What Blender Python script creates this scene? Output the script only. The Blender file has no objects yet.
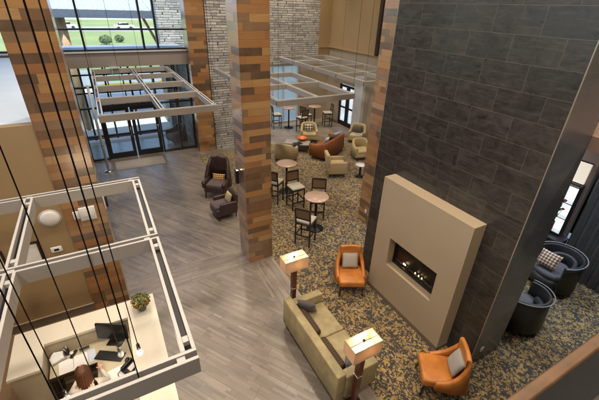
import bpy, bmesh, math, random
from mathutils import Vector, Matrix, Euler
random.seed(7)
PI = math.pi
R = math.radians
scene = bpy.context.scene
COL = scene.collection

# ---------------------------------------------------------------- materials
def new_mat(name):
    m = bpy.data.materials.new(name); m.use_nodes = True
    nt = m.node_tree; b = nt.nodes['Principled BSDF']
    return m, nt, b

class NT:
    """tiny node helper"""
    def __init__(s, nt): s.nt = nt
    def n(s, t, **k):
        o = s.nt.nodes.new(t)
        for a, v in k.items(): setattr(o, a, v)
        return o
    def set(s, sock, v):
        if hasattr(v, 'is_output') or isinstance(v, bpy.types.NodeSocket): s.nt.links.new(v, sock)
        else: sock.default_value = v
    def m(s, op, a, b=0.0, c=None):
        o = s.n('ShaderNodeMath', operation=op)
        s.set(o.inputs[0], a); s.set(o.inputs[1], b)
        if c is not None: s.set(o.inputs[2], c)
        return o.outputs[0]
    def pos(s):
        g = s.n('ShaderNodeNewGeometry'); x = s.n('ShaderNodeSeparateXYZ')
        s.nt.links.new(g.outputs['Position'], x.inputs[0]); return x.outputs
    def obj(s):
        g = s.n('ShaderNodeTexCoord'); x = s.n('ShaderNodeSeparateXYZ')
        s.nt.links.new(g.outputs['Object'], x.inputs[0]); return x.outputs
    def comb(s, x, y, z=0.0):
        o = s.n('ShaderNodeCombineXYZ'); s.set(o.inputs[0], x); s.set(o.inputs[1], y); s.set(o.inputs[2], z); return o.outputs[0]
    def noise(s, vec, scale, detail=3, rough=.55, dist=0.0):
        o = s.n('ShaderNodeTexNoise'); s.set(o.inputs['Vector'], vec); o.inputs['Scale'].default_value = scale
        o.inputs['Detail'].default_value = detail; o.inputs['Roughness'].default_value = rough; o.inputs['Distortion'].default_value = dist
        return o.outputs['Fac']
    def white(s, vec):
        o = s.n('ShaderNodeTexWhiteNoise', noise_dimensions='3D'); s.set(o.inputs['Vector'], vec); return o.outputs['Value']
    def ramp(s, fac, stops, interp='LINEAR'):
        o = s.n('ShaderNodeValToRGB'); o.color_ramp.interpolation = interp
        e = o.color_ramp.elements
        while len(e) < len(stops): e.new(.5)
        for i, (p, c) in enumerate(stops):
            e[i].position = p; e[i].color = (c[0], c[1], c[2], 1)
        s.set(o.inputs[0], fac); return o.outputs[0]
    def mix(s, fac, a, b, mode='MIX'):
        o = s.n('ShaderNodeMix', data_type='RGBA', blend_type=mode)
        s.set(o.inputs[0], fac)
        for k, v in ((6, a), (7, b)):
            if isinstance(v, tuple): v = (v[0], v[1], v[2], 1)
            s.set(o.inputs[k], v)
        return o.outputs[2]
    def bump(s, h, strength=.3, dist=.01):
        o = s.n('ShaderNodeBump'); o.inputs['Strength'].default_value = strength; o.inputs['Distance'].default_value = dist
        s.set(o.inputs['Height'], h); return o.outputs[0]

def cells(t, u, v, w, h, gap, jitter=1.0, wvary=0.0):
    """running boards or courses of stone: returns (random per piece, second random, gap mask, row)"""
    row = t.m('FLOOR', t.m('DIVIDE', v, h))
    off = t.m('MULTIPLY', t.white(t.comb(row, 3.7, 1.3)), jitter)
    uu = t.m('ADD', t.m('DIVIDE', u, w), off)
    if wvary:
        uu = t.m('ADD', uu, t.m('MULTIPLY', t.m('SINE', t.m('ADD', t.m('MULTIPLY', uu, 2.3), t.m('MULTIPLY', row, 1.7))), wvary))
    col = t.m('FLOOR', uu)
    r1 = t.white(t.comb(row, col, .5)); r2 = t.white(t.comb(row, col, 9.5))
    fu = t.m('FRACT', uu); fv = t.m('FRACT', t.m('DIVIDE', v, h))
    du = t.m('MULTIPLY', t.m('MINIMUM', fu, t.m('SUBTRACT', 1.0, fu)), w)
    dv = t.m('MULTIPLY', t.m('MINIMUM', fv, t.m('SUBTRACT', 1.0, fv)), h)
    d = t.m('MINIMUM', du, dv)
    mask = t.n('ShaderNodeMapRange'); t.set(mask.inputs['Value'], d)
    mask.inputs['From Min'].default_value = gap * .4; mask.inputs['From Max'].default_value = gap
    return r1, r2, mask.outputs[0], row

def simple(name, col, rough=.5, metal=0.0, var=.12, scale=12, bump=0.0, spec=.5, bscale=60, sheen=0):
    m, nt, b = new_mat(name); t = NT(nt)
    tc = t.n('ShaderNodeTexCoord').outputs['Object']
    n = t.noise(tc, scale, 4)
    dark = tuple(c * (1 - var) for c in col); lite = tuple(min(1, c * (1 + var)) for c in col)
    t.set(b.inputs['Base Color'], t.ramp(n, [(.25, dark), (.75, lite)]))
    b.inputs['Roughness'].default_value = rough; b.inputs['Metallic'].default_value = metal
    b.inputs['Specular IOR Level'].default_value = spec
    if sheen: b.inputs['Sheen Weight'].default_value = sheen
    if bump:
        t.set(b.inputs['Normal'], t.bump(t.noise(tc, bscale, 3), bump, .004))
    return m

def emit(name, col, strength, base=(.8, .8, .8)):
    m, nt, b = new_mat(name)
    b.inputs['Base Color'].default_value = (*base, 1)
    b.inputs['Emission Color'].default_value = (*col, 1); b.inputs['Emission Strength'].default_value = strength
    return m

def fabric(name, col, col2=None, scale=220, rough=.85, sheen=.2):
    m, nt, b = new_mat(name); t = NT(nt)
    tc = t.n('ShaderNodeTexCoord').outputs['Object']
    n = t.noise(tc, scale, 2); n2 = t.noise(tc, 5, 3)
    c2 = col2 or tuple(c * .78 for c in col)
    c = t.mix(n, c2, col)
    c = t.mix(t.m('MULTIPLY', n2, .35), c, tuple(x * .6 for x in col))
    t.set(b.inputs['Base Color'], c); b.inputs['Roughness'].default_value = rough
    b.inputs['Sheen Weight'].default_value = sheen; b.inputs['Specular IOR Level'].default_value = .3
    t.set(b.inputs['Normal'], t.bump(n, .25, .002))
    return m

def leather(name, col, rough=.4):
    m, nt, b = new_mat(name); t = NT(nt)
    tc = t.n('ShaderNodeTexCoord').outputs['Object']
    n = t.noise(tc, 6, 4); v = t.noise(tc, 160, 2)
    t.set(b.inputs['Base Color'], t.ramp(n, [(.3, tuple(c * .72 for c in col)), (.7, tuple(c * 1.12 for c in col))]))
    t.set(b.inputs['Roughness'], t.m('ADD', t.m('MULTIPLY', n, .2), rough - .1))
    t.set(b.inputs['Normal'], t.bump(t.m('ADD', t.m('MULTIPLY', v, .3), t.m('MULTIPLY', t.noise(tc, 9, 2), 1.0)), .3, .006))
    return m

M = {}
def wood_cladding():
    m, nt, b = new_mat('reclaimed_wood_cladding'); t = NT(nt)
    x, y, z = t.pos()
    u = t.m('ADD', x, y)
    r1, r2, gap, row = cells(t, u, z, .74, .150, .0022, 1.0, .16)
    base = t.ramp(r1, [(0, (.060, .032, .021)), (.13, (.15, .068, .032)), (.26, (.39, .17, .05)), (.40, (.47, .25, .088)),
                       (.52, (.32, .13, .040)), (.64, (.50, .29, .11)), (.76, (.22, .135, .075)), (.84, (.42, .20, .062)), (.94, (.12, .068, .038))], 'CONSTANT')
    g = t.noise(t.comb(t.m('MULTIPLY', u, 1.2), t.m('MULTIPLY', z, 26), t.m('MULTIPLY', r2, 20)), 3.0, 5, .65, .6)
    c = t.mix(t.m('MULTIPLY', t.m('POWER', g, 1.4), .85), base, (.07, .034, .016))
    blot = t.noise(t.comb(u, z, r1), 6, 3)
    c = t.mix(t.m('MULTIPLY', blot, .25), c, (.45, .30, .17))
    c = t.mix(gap, (.05, .028, .016), c)
    t.set(b.inputs['Base Color'], c)
    t.set(b.inputs['Roughness'], t.m('ADD', t.m('MULTIPLY', r2, .16), .24))
    b.inputs['Specular IOR Level'].default_value = .6
    b.inputs['Coat Weight'].default_value = .8; b.inputs['Coat IOR'].default_value = 1.75; b.inputs['Coat Roughness'].default_value = .2
    h = t.m('ADD', t.m('MULTIPLY', r2, .9), t.m('ADD', t.m('MULTIPLY', g, .15), t.m('MULTIPLY', gap, .6)))
    t.set(b.inputs['Normal'], t.bump(h, .35, .008))
    return m

def wood_floor():
    m, nt, b = new_mat('grey_plank_floor'); t = NT(nt)
    x, y, z = t.pos()
    def field(ang, seed):
        ca, sa = math.cos(R(ang)), math.sin(R(ang))
        u = t.m('ADD', t.m('MULTIPLY', x, ca), t.m('MULTIPLY', y, sa))
        v = t.m('ADD', t.m('MULTIPLY', x, -sa), t.m('MULTIPLY', y, ca))
        v = t.m('ADD', v, 50 + seed); u = t.m('ADD', u, 50.0)
        r1, r2, gap, row = cells(t, u, v, 1.22, .152, .0045)
        g = t.noise(t.comb(t.m('MULTIPLY', u, .9), t.m('MULTIPLY', v, 14), t.m('MULTIPLY', r1, 30)), 3, 5, .7, 1.0)
        # board sized streaks inside each plank give the fine strip look
        r3 = t.white(t.comb(t.m('FLOOR', t.m('ADD', t.m('MULTIPLY', u, 2.1), t.m('MULTIPLY', t.white(t.comb(t.m('FLOOR', t.m('DIVIDE', v, .0507)), 4.1, 2.0)), 7.0))), t.m('FLOOR', t.m('DIVIDE', v, .0507)), seed + 2.0))
        return r1, g, gap, r3
    A = field(-57, 0.0); B = field(0, 5.0); C = field(90, 9.0)
    inY = t.m('MULTIPLY', t.m('GREATER_THAN', y, 6.9), t.m('LESS_THAN', y, 7.7))
    inX = t.m('MULTIPLY', t.m('GREATER_THAN', x, 2.5), t.m('LESS_THAN', y, 6.9))
    out = []
    for i in range(4):
        mx = t.n('ShaderNodeMix', data_type='FLOAT'); t.set(mx.inputs[0], inY); t.set(mx.inputs[2], A[i]); t.set(mx.inputs[3], B[i])
        my = t.n('ShaderNodeMix', data_type='FLOAT'); t.set(my.inputs[0], inX); t.set(my.inputs[2], mx.outputs[0]); t.set(my.inputs[3], C[i])
        out.append(my.outputs[0])
    r1, g, gap, r3 = out
    c = t.ramp(t.m('ADD', t.m('MULTIPLY', r1, .35), t.m('MULTIPLY', r3, .65)), [(.08, (.088, .067, .052)), (.4, (.165, .133, .109)), (.65, (.235, .194, .161)), (.95, (.36, .31, .262))])
    c = t.mix(t.m('MULTIPLY', g, .8), c, (.085, .068, .056))
    c = t.mix(t.m('POWER', t.noise(t.comb(x, y, 0.0), 1.2, 3), 2.0), c, (.30, .25, .2))
    c = t.mix(gap, (.08, .065, .054), c)
    t.set(b.inputs['Base Color'], c)
    t.set(b.inputs['Roughness'], t.m('ADD', t.m('MULTIPLY', g, .2), .25)); b.inputs['Coat Weight'].default_value = .8; b.inputs['Coat IOR'].default_value = 1.6; b.inputs['Coat Roughness'].default_value = .38
    t.set(b.inputs['Normal'], t.bump(t.m('ADD', t.m('MULTIPLY', g, .3), t.m('ADD', gap, t.m('MULTIPLY', r1, .25))), .15, .004))
    b.inputs['Specular IOR Level'].default_value = .5
    return m

def carpet(name='leopard_carpet', scale=8.5):
    m, nt, b = new_mat(name); t = NT(nt)
    x, y, z = t.pos()
    p = t.comb(x, t.m('MULTIPLY', y, .85), 0.0)
    w = t.n('ShaderNodeTexNoise'); t.set(w.inputs['Vector'], p); w.inputs['Scale'].default_value = 9; w.inputs['Detail'].default_value = 1
    va = t.n('ShaderNodeVectorMath', operation='SCALE'); t.set(va.inputs[0], w.outputs['Color']); va.inputs['Scale'].default_value = .26
    vb = t.n('ShaderNodeVectorMath', operation='ADD'); t.set(vb.inputs[0], p); t.set(vb.inputs[1], va.outputs[0])
    vo = t.n('ShaderNodeTexVoronoi', feature='DISTANCE_TO_EDGE'); t.set(vo.inputs['Vector'], vb.outputs[0]); vo.inputs['Scale'].default_value = scale
    vc = t.n('ShaderNodeTexVoronoi', feature='F1'); t.set(vc.inputs['Vector'], vb.outputs[0]); vc.inputs['Scale'].default_value = scale
    sp = t.n('ShaderNodeSeparateColor'); t.set(sp.inputs[0], vc.outputs['Color'])
    thr = t.m('ADD', -.012, t.m('MULTIPLY', t.noise(p, 11, 0.5, .6), .2))
    blob = t.n('ShaderNodeMapRange'); t.set(blob.inputs['Value'], t.m('SUBTRACT', vo.outputs['Distance'], thr))
    blob.inputs['From Min'].default_value = -.012; blob.inputs['From Max'].default_value = .012
    lab = t.n('ShaderNodeMapRange'); t.set(lab.inputs['Value'], t.noise(p, 13.5 * scale / 11.5, 0.0, .5, 1.6))
    lab.inputs['From Min'].default_value = .40; lab.inputs['From Max'].default_value = .43
    mk = t.m('MULTIPLY', t.m('MAXIMUM', blob.outputs[0], .0), lab.outputs[0])
    tan = t.ramp(sp.outputs[0], [(0, (.38, .255, .092)), (.45, (.34, .228, .085)), (.8, (.42, .30, .125)), (1, (.30, .21, .095))])
    fib = t.noise(t.comb(x, y, 0.0), 260, 2)
    c = t.mix(mk, (.055, .050, .048), tan)
    c = t.mix(t.m('MULTIPLY', fib, .45), c, t.mix(.5, c, (.0, .0, .0)))
    t.set(b.inputs['Base Color'], c); b.inputs['Roughness'].default_value = .9
    b.inputs['Sheen Weight'].default_value = .25; b.inputs['Specular IOR Level'].default_value = .25
    t.set(b.inputs['Normal'], t.bump(t.m('ADD', fib, mk), .4, .004))
    return m

def dark_tile():
    m, nt, b = new_mat('dark_slate_tile'); t = NT(nt)
    x, y, z = t.pos()
    u = t.m('ADD', t.m('ADD', x, y), .06)
    row = t.m('FLOOR', t.m('DIVIDE', t.m('ADD', z, .24), .352))
    uu = t.m('ADD', t.m('DIVIDE', u, .70), t.m('MULTIPLY', row, .5))
    col = t.m('FLOOR', uu)
    fu = t.m('FRACT', uu); fv = t.m('FRACT', t.m('DIVIDE', t.m('ADD', z, .24), .352))
    d = t.m('MINIMUM', t.m('MULTIPLY', t.m('MINIMUM', fu, t.m('SUBTRACT', 1.0, fu)), .7), t.m('MULTIPLY', t.m('MINIMUM', fv, t.m('SUBTRACT', 1.0, fv)), .352))
    gap = t.m('GREATER_THAN', d, .0028)
    r = t.white(t.comb(row, col, 2.2)); r2 = t.white(t.comb(row, col, 7.2))
    p = t.comb(u, t.m('MULTIPLY', z, 1.6), t.m('MULTIPLY', r, 25))
    n = t.noise(p, 4.5, 7, .68, .8); n2 = t.noise(t.comb(t.m('MULTIPLY', u, .8), t.m('MULTIPLY', z, 9), r2), 3, 5, .65, .4)
    c = t.ramp(t.m('ADD', t.m('MULTIPLY', n, .88), t.m('MULTIPLY', r, .12)), [(.3, (.013, .012, .012)), (.5, (.030, .0265, .024)), (.64, (.047, .041, .036)), (.82, (.095, .082, .067))])
    sm = t.n('ShaderNodeMapRange'); t.set(sm.inputs['Value'], n2); sm.inputs['From Min'].default_value = .52; sm.inputs['From Max'].default_value = .72
    c = t.mix(t.m('MULTIPLY', sm.outputs[0], .45), c, (.105, .095, .082))
    c = t.mix(gap, (.12, .10, .078), c)
    t.set(b.inputs['Base Color'], c)
    t.set(b.inputs['Roughness'], t.m('ADD', t.m('MULTIPLY', n, .35), .14))
    t.set(b.inputs['Normal'], t.bump(t.m('ADD', t.m('MULTIPLY', n, .5), t.m('ADD', gap, t.m('MULTIPLY', n2, .3))), .25, .006))
    b.inputs['Specular IOR Level'].default_value = .75
    return m

def ledge_stone():
    m, nt, b = new_mat('stacked_ledge_stone'); t = NT(nt)
    x, y, z = t.pos()
    wob = t.m('MULTIPLY', t.noise(t.comb(x, y, z), 3.5, 2), .05)
    u = t.m('ADD', t.m('ADD', x, y), wob); v = t.m('ADD', z, wob)
    r1, r2, gap, row = cells(t, u, v, .36, .105, .010, 1.0, .3)
    n = t.noise(t.comb(u, v, r1), 14, 5, .65)
    c = t.ramp(r1, [(0, (.27, .27, .265)), (.3, (.44, .43, .41)), (.6, (.58, .56, .52)), (.85, (.36, .36, .36)), (1, (.68, .66, .61))])
    c = t.mix(t.m('MULTIPLY', n, .45), c, (.2, .2, .2))
    c = t.mix(gap, (.03, .03, .03), c)
    t.set(b.inputs['Base Color'], c); b.inputs['Roughness'].default_value = .85
    t.set(b.inputs['Normal'], t.bump(t.m('ADD', t.m('MULTIPLY', r2, 1.4), t.m('ADD', t.m('MULTIPLY', gap, 1.0), t.m('MULTIPLY', n, .4))), .9, .03))
    return m

def painted(name, col, rough=.7, var=.05):
    m, nt, b = new_mat(name); t = NT(nt)
    x, y, z = t.pos(); p = t.comb(x, y, z)
    n = t.noise(p, .8, 4)
    t.set(b.inputs['Base Color'], t.ramp(n, [(.3, tuple(c * (1 - var) for c in col)), (.7, tuple(c * (1 + var) for c in col))]))
    b.inputs['Roughness'].default_value = rough
    t.set(b.inputs['Normal'], t.bump(t.noise(p, 140, 3), .12, .002))
    return m

def glass(name, tint=(.9, .95, .97), refl=.12, rough=.02):
    m = bpy.data.materials.new(name); m.use_nodes = True; nt = m.node_tree; nt.nodes.clear(); t = NT(nt)
    o = t.n('ShaderNodeOutputMaterial'); tr = t.n('ShaderNodeBsdfTransparent'); gl = t.n('ShaderNodeBsdfGlossy')
    tr.inputs[0].default_value = (*tint, 1); gl.inputs['Roughness'].default_value = rough
    lw = t.n('ShaderNodeLayerWeight'); lw.inputs[0].default_value = .25
    f = t.m('ADD', t.m('MULTIPLY', lw.outputs['Fresnel'], .6), refl * .4)
    mx = t.n('ShaderNodeMixShader'); t.set(mx.inputs[0], f); nt.links.new(tr.outputs[0], mx.inputs[1]); nt.links.new(gl.outputs[0], mx.inputs[2])
    nt.links.new(mx.outputs[0], o.inputs[0]); return m

def shade_mat():
    m = bpy.data.materials.new('lamp_shade_linen'); m.use_nodes = True; nt = m.node_tree; nt.nodes.clear(); t = NT(nt)
    o = t.n('ShaderNodeOutputMaterial'); d = t.n('ShaderNodeBsdfDiffuse'); tl = t.n('ShaderNodeBsdfTranslucent')
    tc = t.n('ShaderNodeTexCoord').outputs['Object']
    c = t.ramp(t.noise(tc, 90, 2), [(.3, (.66, .52, .38)), (.7, (.72, .57, .42))])
    t.set(d.inputs[0], c); t.set(tl.inputs[0], t.mix(.5, c, (.64, .41, .22)))
    mx = t.n('ShaderNodeMixShader'); mx.inputs[0].default_value = .3
    nt.links.new(d.outputs[0], mx.inputs[1]); nt.links.new(tl.outputs[0], mx.inputs[2]); nt.links.new(mx.outputs[0], o.inputs[0]); return m

def striped(name, c1, c2, n=55, axis=0):
    m, nt, b = new_mat(name); t = NT(nt); o = t.obj()
    s = t.m('SINE', t.m('MULTIPLY', t.m('ADD', o[axis], t.m('MULTIPLY', o[1 - axis], .0)), n))
    t.set(b.inputs['Base Color'], t.mix(t.m('MULTIPLY', t.m('ADD', s, 1.0), .5), c1, c2)); b.inputs['Roughness'].default_value = .85
    return m

def diamond(name, c1, c2, n=30):
    m, nt, b = new_mat(name); t = NT(nt); o = t.obj()
    a = t.m('SINE', t.m('MULTIPLY', t.m('ADD', o[0], o[2]), n)); c = t.m('SINE', t.m('MULTIPLY', t.m('SUBTRACT', o[0], o[2]), n))
    k = t.m('GREATER_THAN', t.m('MULTIPLY', a, c), -.05)
    t.set(b.inputs['Base Color'], t.mix(k, c1, c2)); b.inputs['Roughness'].default_value = .85
    return m

M['clad'] = wood_cladding(); M['floor'] = wood_floor(); M['carpet'] = carpet('leopard_carpet', 9.2); M['tile'] = dark_tile(); M['stone'] = ledge_stone()
M['tan_wall'] = painted('tan_paint', (.31, .215, .11))
M['taupe_wall'] = painted('taupe_paint', (.27, .235, .20))
M['bar_wall'] = painted('beige_paint', (.33, .27, .19))
M['brown_wall'] = painted('brown_paint', (.22, .14, .105))
M['soffit'] = painted('daylight_tinted_soffit', (.60, .69, .78), .6)  # white surface with the blue of window daylight mixed into its colour
M['ceiling'] = painted('ceiling_paint', (.62, .60, .57))
M['trim_grey'] = painted('grey_trim', (.52, .53, .54), .5)
M['base_trim'] = painted('base_trim', (.16, .12, .085), .5)
M['brass'] = simple('brass_trim', (.62, .47, .25), .3, .9, .08)
M['beam'] = painted('beam_taupe', (.31, .285, .255), .5, .06)
M['beam_lip'] = painted('beam_lip', (.44, .425, .40), .4, .04)
M['black_metal'] = simple('black_metal', (.018, .018, .02), .38, .5, .2)
M['cable'] = simple('black_cable', (.008, .007, .007), .9, spec=.1)
M['bronze'] = simple('dark_bronze_frame', (.022, .022, .026), .4, .4, .2)
M['glass'] = glass('window_glass')
M['frost'] = None
M['fire_face'] = painted('fireplace_plaster', (.40, .315, .21), .55, .05)
M['fire_side'] = M['fire_face']
M['soot'] = simple('firebox_black', (.008, .008, .008), .35)
M['pebble'] = simple('fire_pebbles', (.05, .035, .03), .4, 0, .4, 60, .5)
M['flame'] = emit('flame', (1, .6, .3), 9)
M['olive'] = leather('olive_upholstery', (.36, .295, .155), .6)
M['orange'] = leather('orange_leather', (.56, .20, .038), .4)
M['rust'] = leather('rust_leather', (.29, .098, .03), .42)
M['tanfab'] = fabric('tan_upholstery', (.50, .39, .20))
M['cream'] = fabric('cream_upholstery', (.60, .54, .42))
M['stripe'] = striped('striped_tan_fabric', (.46, .34, .18), (.30, .22, .12), 75, 0)
M['purple'] = leather('aubergine_leather', (.050, .030, .030), .38)
M['purple_light'] = fabric('mauve_seat_fabric', (.115, .085, .09))
M['charcoal'] = leather('charcoal_leather', (.03, .03, .034), .45)
M['charcoal_seat'] = fabric('slate_seat_fabric', (.11, .11, .125))
M['grey_pillow'] = fabric('grey_pillow_fabric', (.48, .44, .37))
M['silver_pillow'] = fabric('silver_pillow_fabric', (.42, .40, .36))
M['dk_pillow'] = fabric('mauve_pillow_fabric', (.12, .10, .10))
M['bolster'] = striped('brown_striped_bolster', (.085, .055, .032), (.045, .028, .018), 130, 1)
M['gold_pat'] = diamond('gold_pattern', (.62, .36, .10), (.20, .11, .05), 42)
M['brown_pat'] = diamond('brown_pattern', (.62, .48, .36), (.15, .08, .055), 45)
M['bw_pat'] = diamond('dark_cream_pattern', (.04, .03, .03), (.55, .48, .38), 24)
M['blue_pillow'] = fabric('pale_blue_fabric', (.42, .52, .62))
M['brown_pillow'] = fabric('brown_fabric', (.16, .06, .035))
M['dark_wood'] = simple('espresso_wood', (.024, .013, .009), .35, 0, .35, 18)
M['lamp_wood'] = simple('mahogany_wood', (.10, .022, .012), .28, 0, .4, 14)
M['cane'] = diamond('woven_cane', (.20, .13, .07), (.10, .062, .034), 220)
M['seat_cream'] = fabric('stool_seat_fabric', (.46, .43, .35))
M['tabletop'] = simple('speckled_tabletop', (.36, .25, .19), .28, 0, .22, 55)
M['shade'] = shade_mat()
M['nickel'] = simple('brushed_nickel', (.55, .54, .52), .25, 1, .1)
M['bulb'] = emit('warm_bulb', (1, .80, .52), 8)
M['bulb2'] = emit('pendant_bulb', (1, .84, .62), 5)
M['counter'] = simple('cream_quartz', (.68, .635, .53), .25, 0, .05, 40)
M['desk_side'] = simple('beige_laminate', (.42, .355, .25), .4, 0, .06, 8)
M['desk_top'] = simple('desk_laminate', (.52, .46, .33), .3, 0, .06, 8)
M['white'] = simple('white_plastic', (.72, .72, .70), .4, 0, .04)
M['paper'] = simple('white_paper', (.78, .78, .76), .7, 0, .03)
M['paper_blue'] = simple('pale_blue_paper', (.55, .63, .72), .7, 0, .04)
M['black_plastic'] = simple('black_plastic', (.012, .012, .013), .35)
M['screen'] = simple('dark_screen', (.015, .014, .013), .15)
M['key'] = simple('grey_keycap', (.03, .03, .032), .45)
M['grey_plastic'] = simple('grey_plastic', (.22, .22, .23), .4)
M['skin'] = simple('skin', (.55, .33, .23), .5, 0, .08, 8)
M['hair'] = simple('brown_hair', (.10, .038, .016), .42, 0, .5, 45, .6, bscale=50)
M['shirt'] = fabric('white_shirt', (.72, .68, .62))
M['trouser'] = fabric('dark_trousers', (.03, .03, .035))
M['leafg'] = simple('green_leaf', (.05, .115, .025), .5, 0, .4, 30)
M['leafo'] = simple('orange_leaf', (.33, .11, .025), .5, 0, .4, 30)
M['leafy'] = simple('yellow_leaf', (.40, .30, .04), .5, 0, .3, 30)
M['pot'] = simple('slate_pot', (.10, .11, .13), .5)
M['mat'] = simple('entry_mat_weave', (.36, .34, .32), .95, 0, .2, 60, .5)
M['orange_bowl'] = simple('orange_ceramic', (.55, .13, .02), .25)
M['exit'] = emit('green_exit_sign', (.03, .6, .22), .5, (.05, .4, .15))
M['backlit'] = emit('backlit_shelf_panel', (.78, .9, 1.0), .5, (.4, .44, .5))
M['menu'] = emit('backlit_cream_panel', (1.0, .85, .66), .2, (.4, .36, .3))
M['bottle_g'] = simple('green_bottle_glass', (.02, .16, .03), .12)
M['bottle_r'] = simple('red_bottle_glass', (.22, .015, .012), .12)
M['curtain'] = simple('dark_corrugated_panel', (.08, .078, .078), .42, .2, .15, 5)
M['rail_wood'] = simple('rail_oak', (.115, .06, .027), .55, 0, .35, 9)
M['lawn'] = simple('dry_lawn', (.17, .21, .075), .95, 0, .2, .06)
M['asphalt'] = simple('pale_asphalt', (.26, .26, .26), .9, 0, .12, .3)
M['concrete'] = simple('concrete', (.52, .52, .51), .8, 0, .12, .9)
M['roof_metal'] = simple('grey_standing_seam_metal', (.45, .48, .52), .4, .4, .1, 2)
M['fascia'] = simple('blue_grey_fascia', (.10, .13, .18), .5)
M['low_roof'] = simple('slate_grey_membrane', (.20, .24, .30), .6, 0, .1, 1)
M['timber'] = simple('tan_timber_post', (.42, .27, .15), .7, 0, .2, 4)
M['shrub'] = simple('shrub_green', (.11, .15, .07), .8, 0, .4, 20)
M['yellow'] = simple('yellow_paint', (.42, .30, .07), .6, 0, .1)
M['car_w'] = simple('white_car_paint', (.7, .7, .7), .3, 0, .02)
M['car_r'] = simple('dull_red_car_paint', (.3, .06, .04), .3, 0, .02)
M['rubber'] = simple('tyre_rubber', (.02, .02, .02), .8)
def frost_mat():
    m = bpy.data.materials.new('frosted_pane'); m.use_nodes = True; nt = m.node_tree; nt.nodes.clear(); t = NT(nt)
    o = t.n('ShaderNodeOutputMaterial'); d = t.n('ShaderNodeBsdfDiffuse'); tl = t.n('ShaderNodeBsdfTranslucent')
    d.inputs[0].default_value = (.6, .66, .68, 1); tl.inputs[0].default_value = (.68, .79, .82, 1)
    mx = t.n('ShaderNodeMixShader'); mx.inputs[0].default_value = .7
    nt.links.new(d.outputs[0], mx.inputs[1]); nt.links.new(tl.outputs[0], mx.inputs[2]); nt.links.new(mx.outputs[0], o.inputs[0]); return m
M['frost'] = frost_mat()
def smoked():
    m, nt, b = new_mat('smoked_glass_panel')
    b.inputs['Base Color'].default_value = (.009, .011, .011, 1); b.inputs['Roughness'].default_value = .04
    b.inputs['IOR'].default_value = 1.6
    return m
M['smoked'] = smoked()

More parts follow.
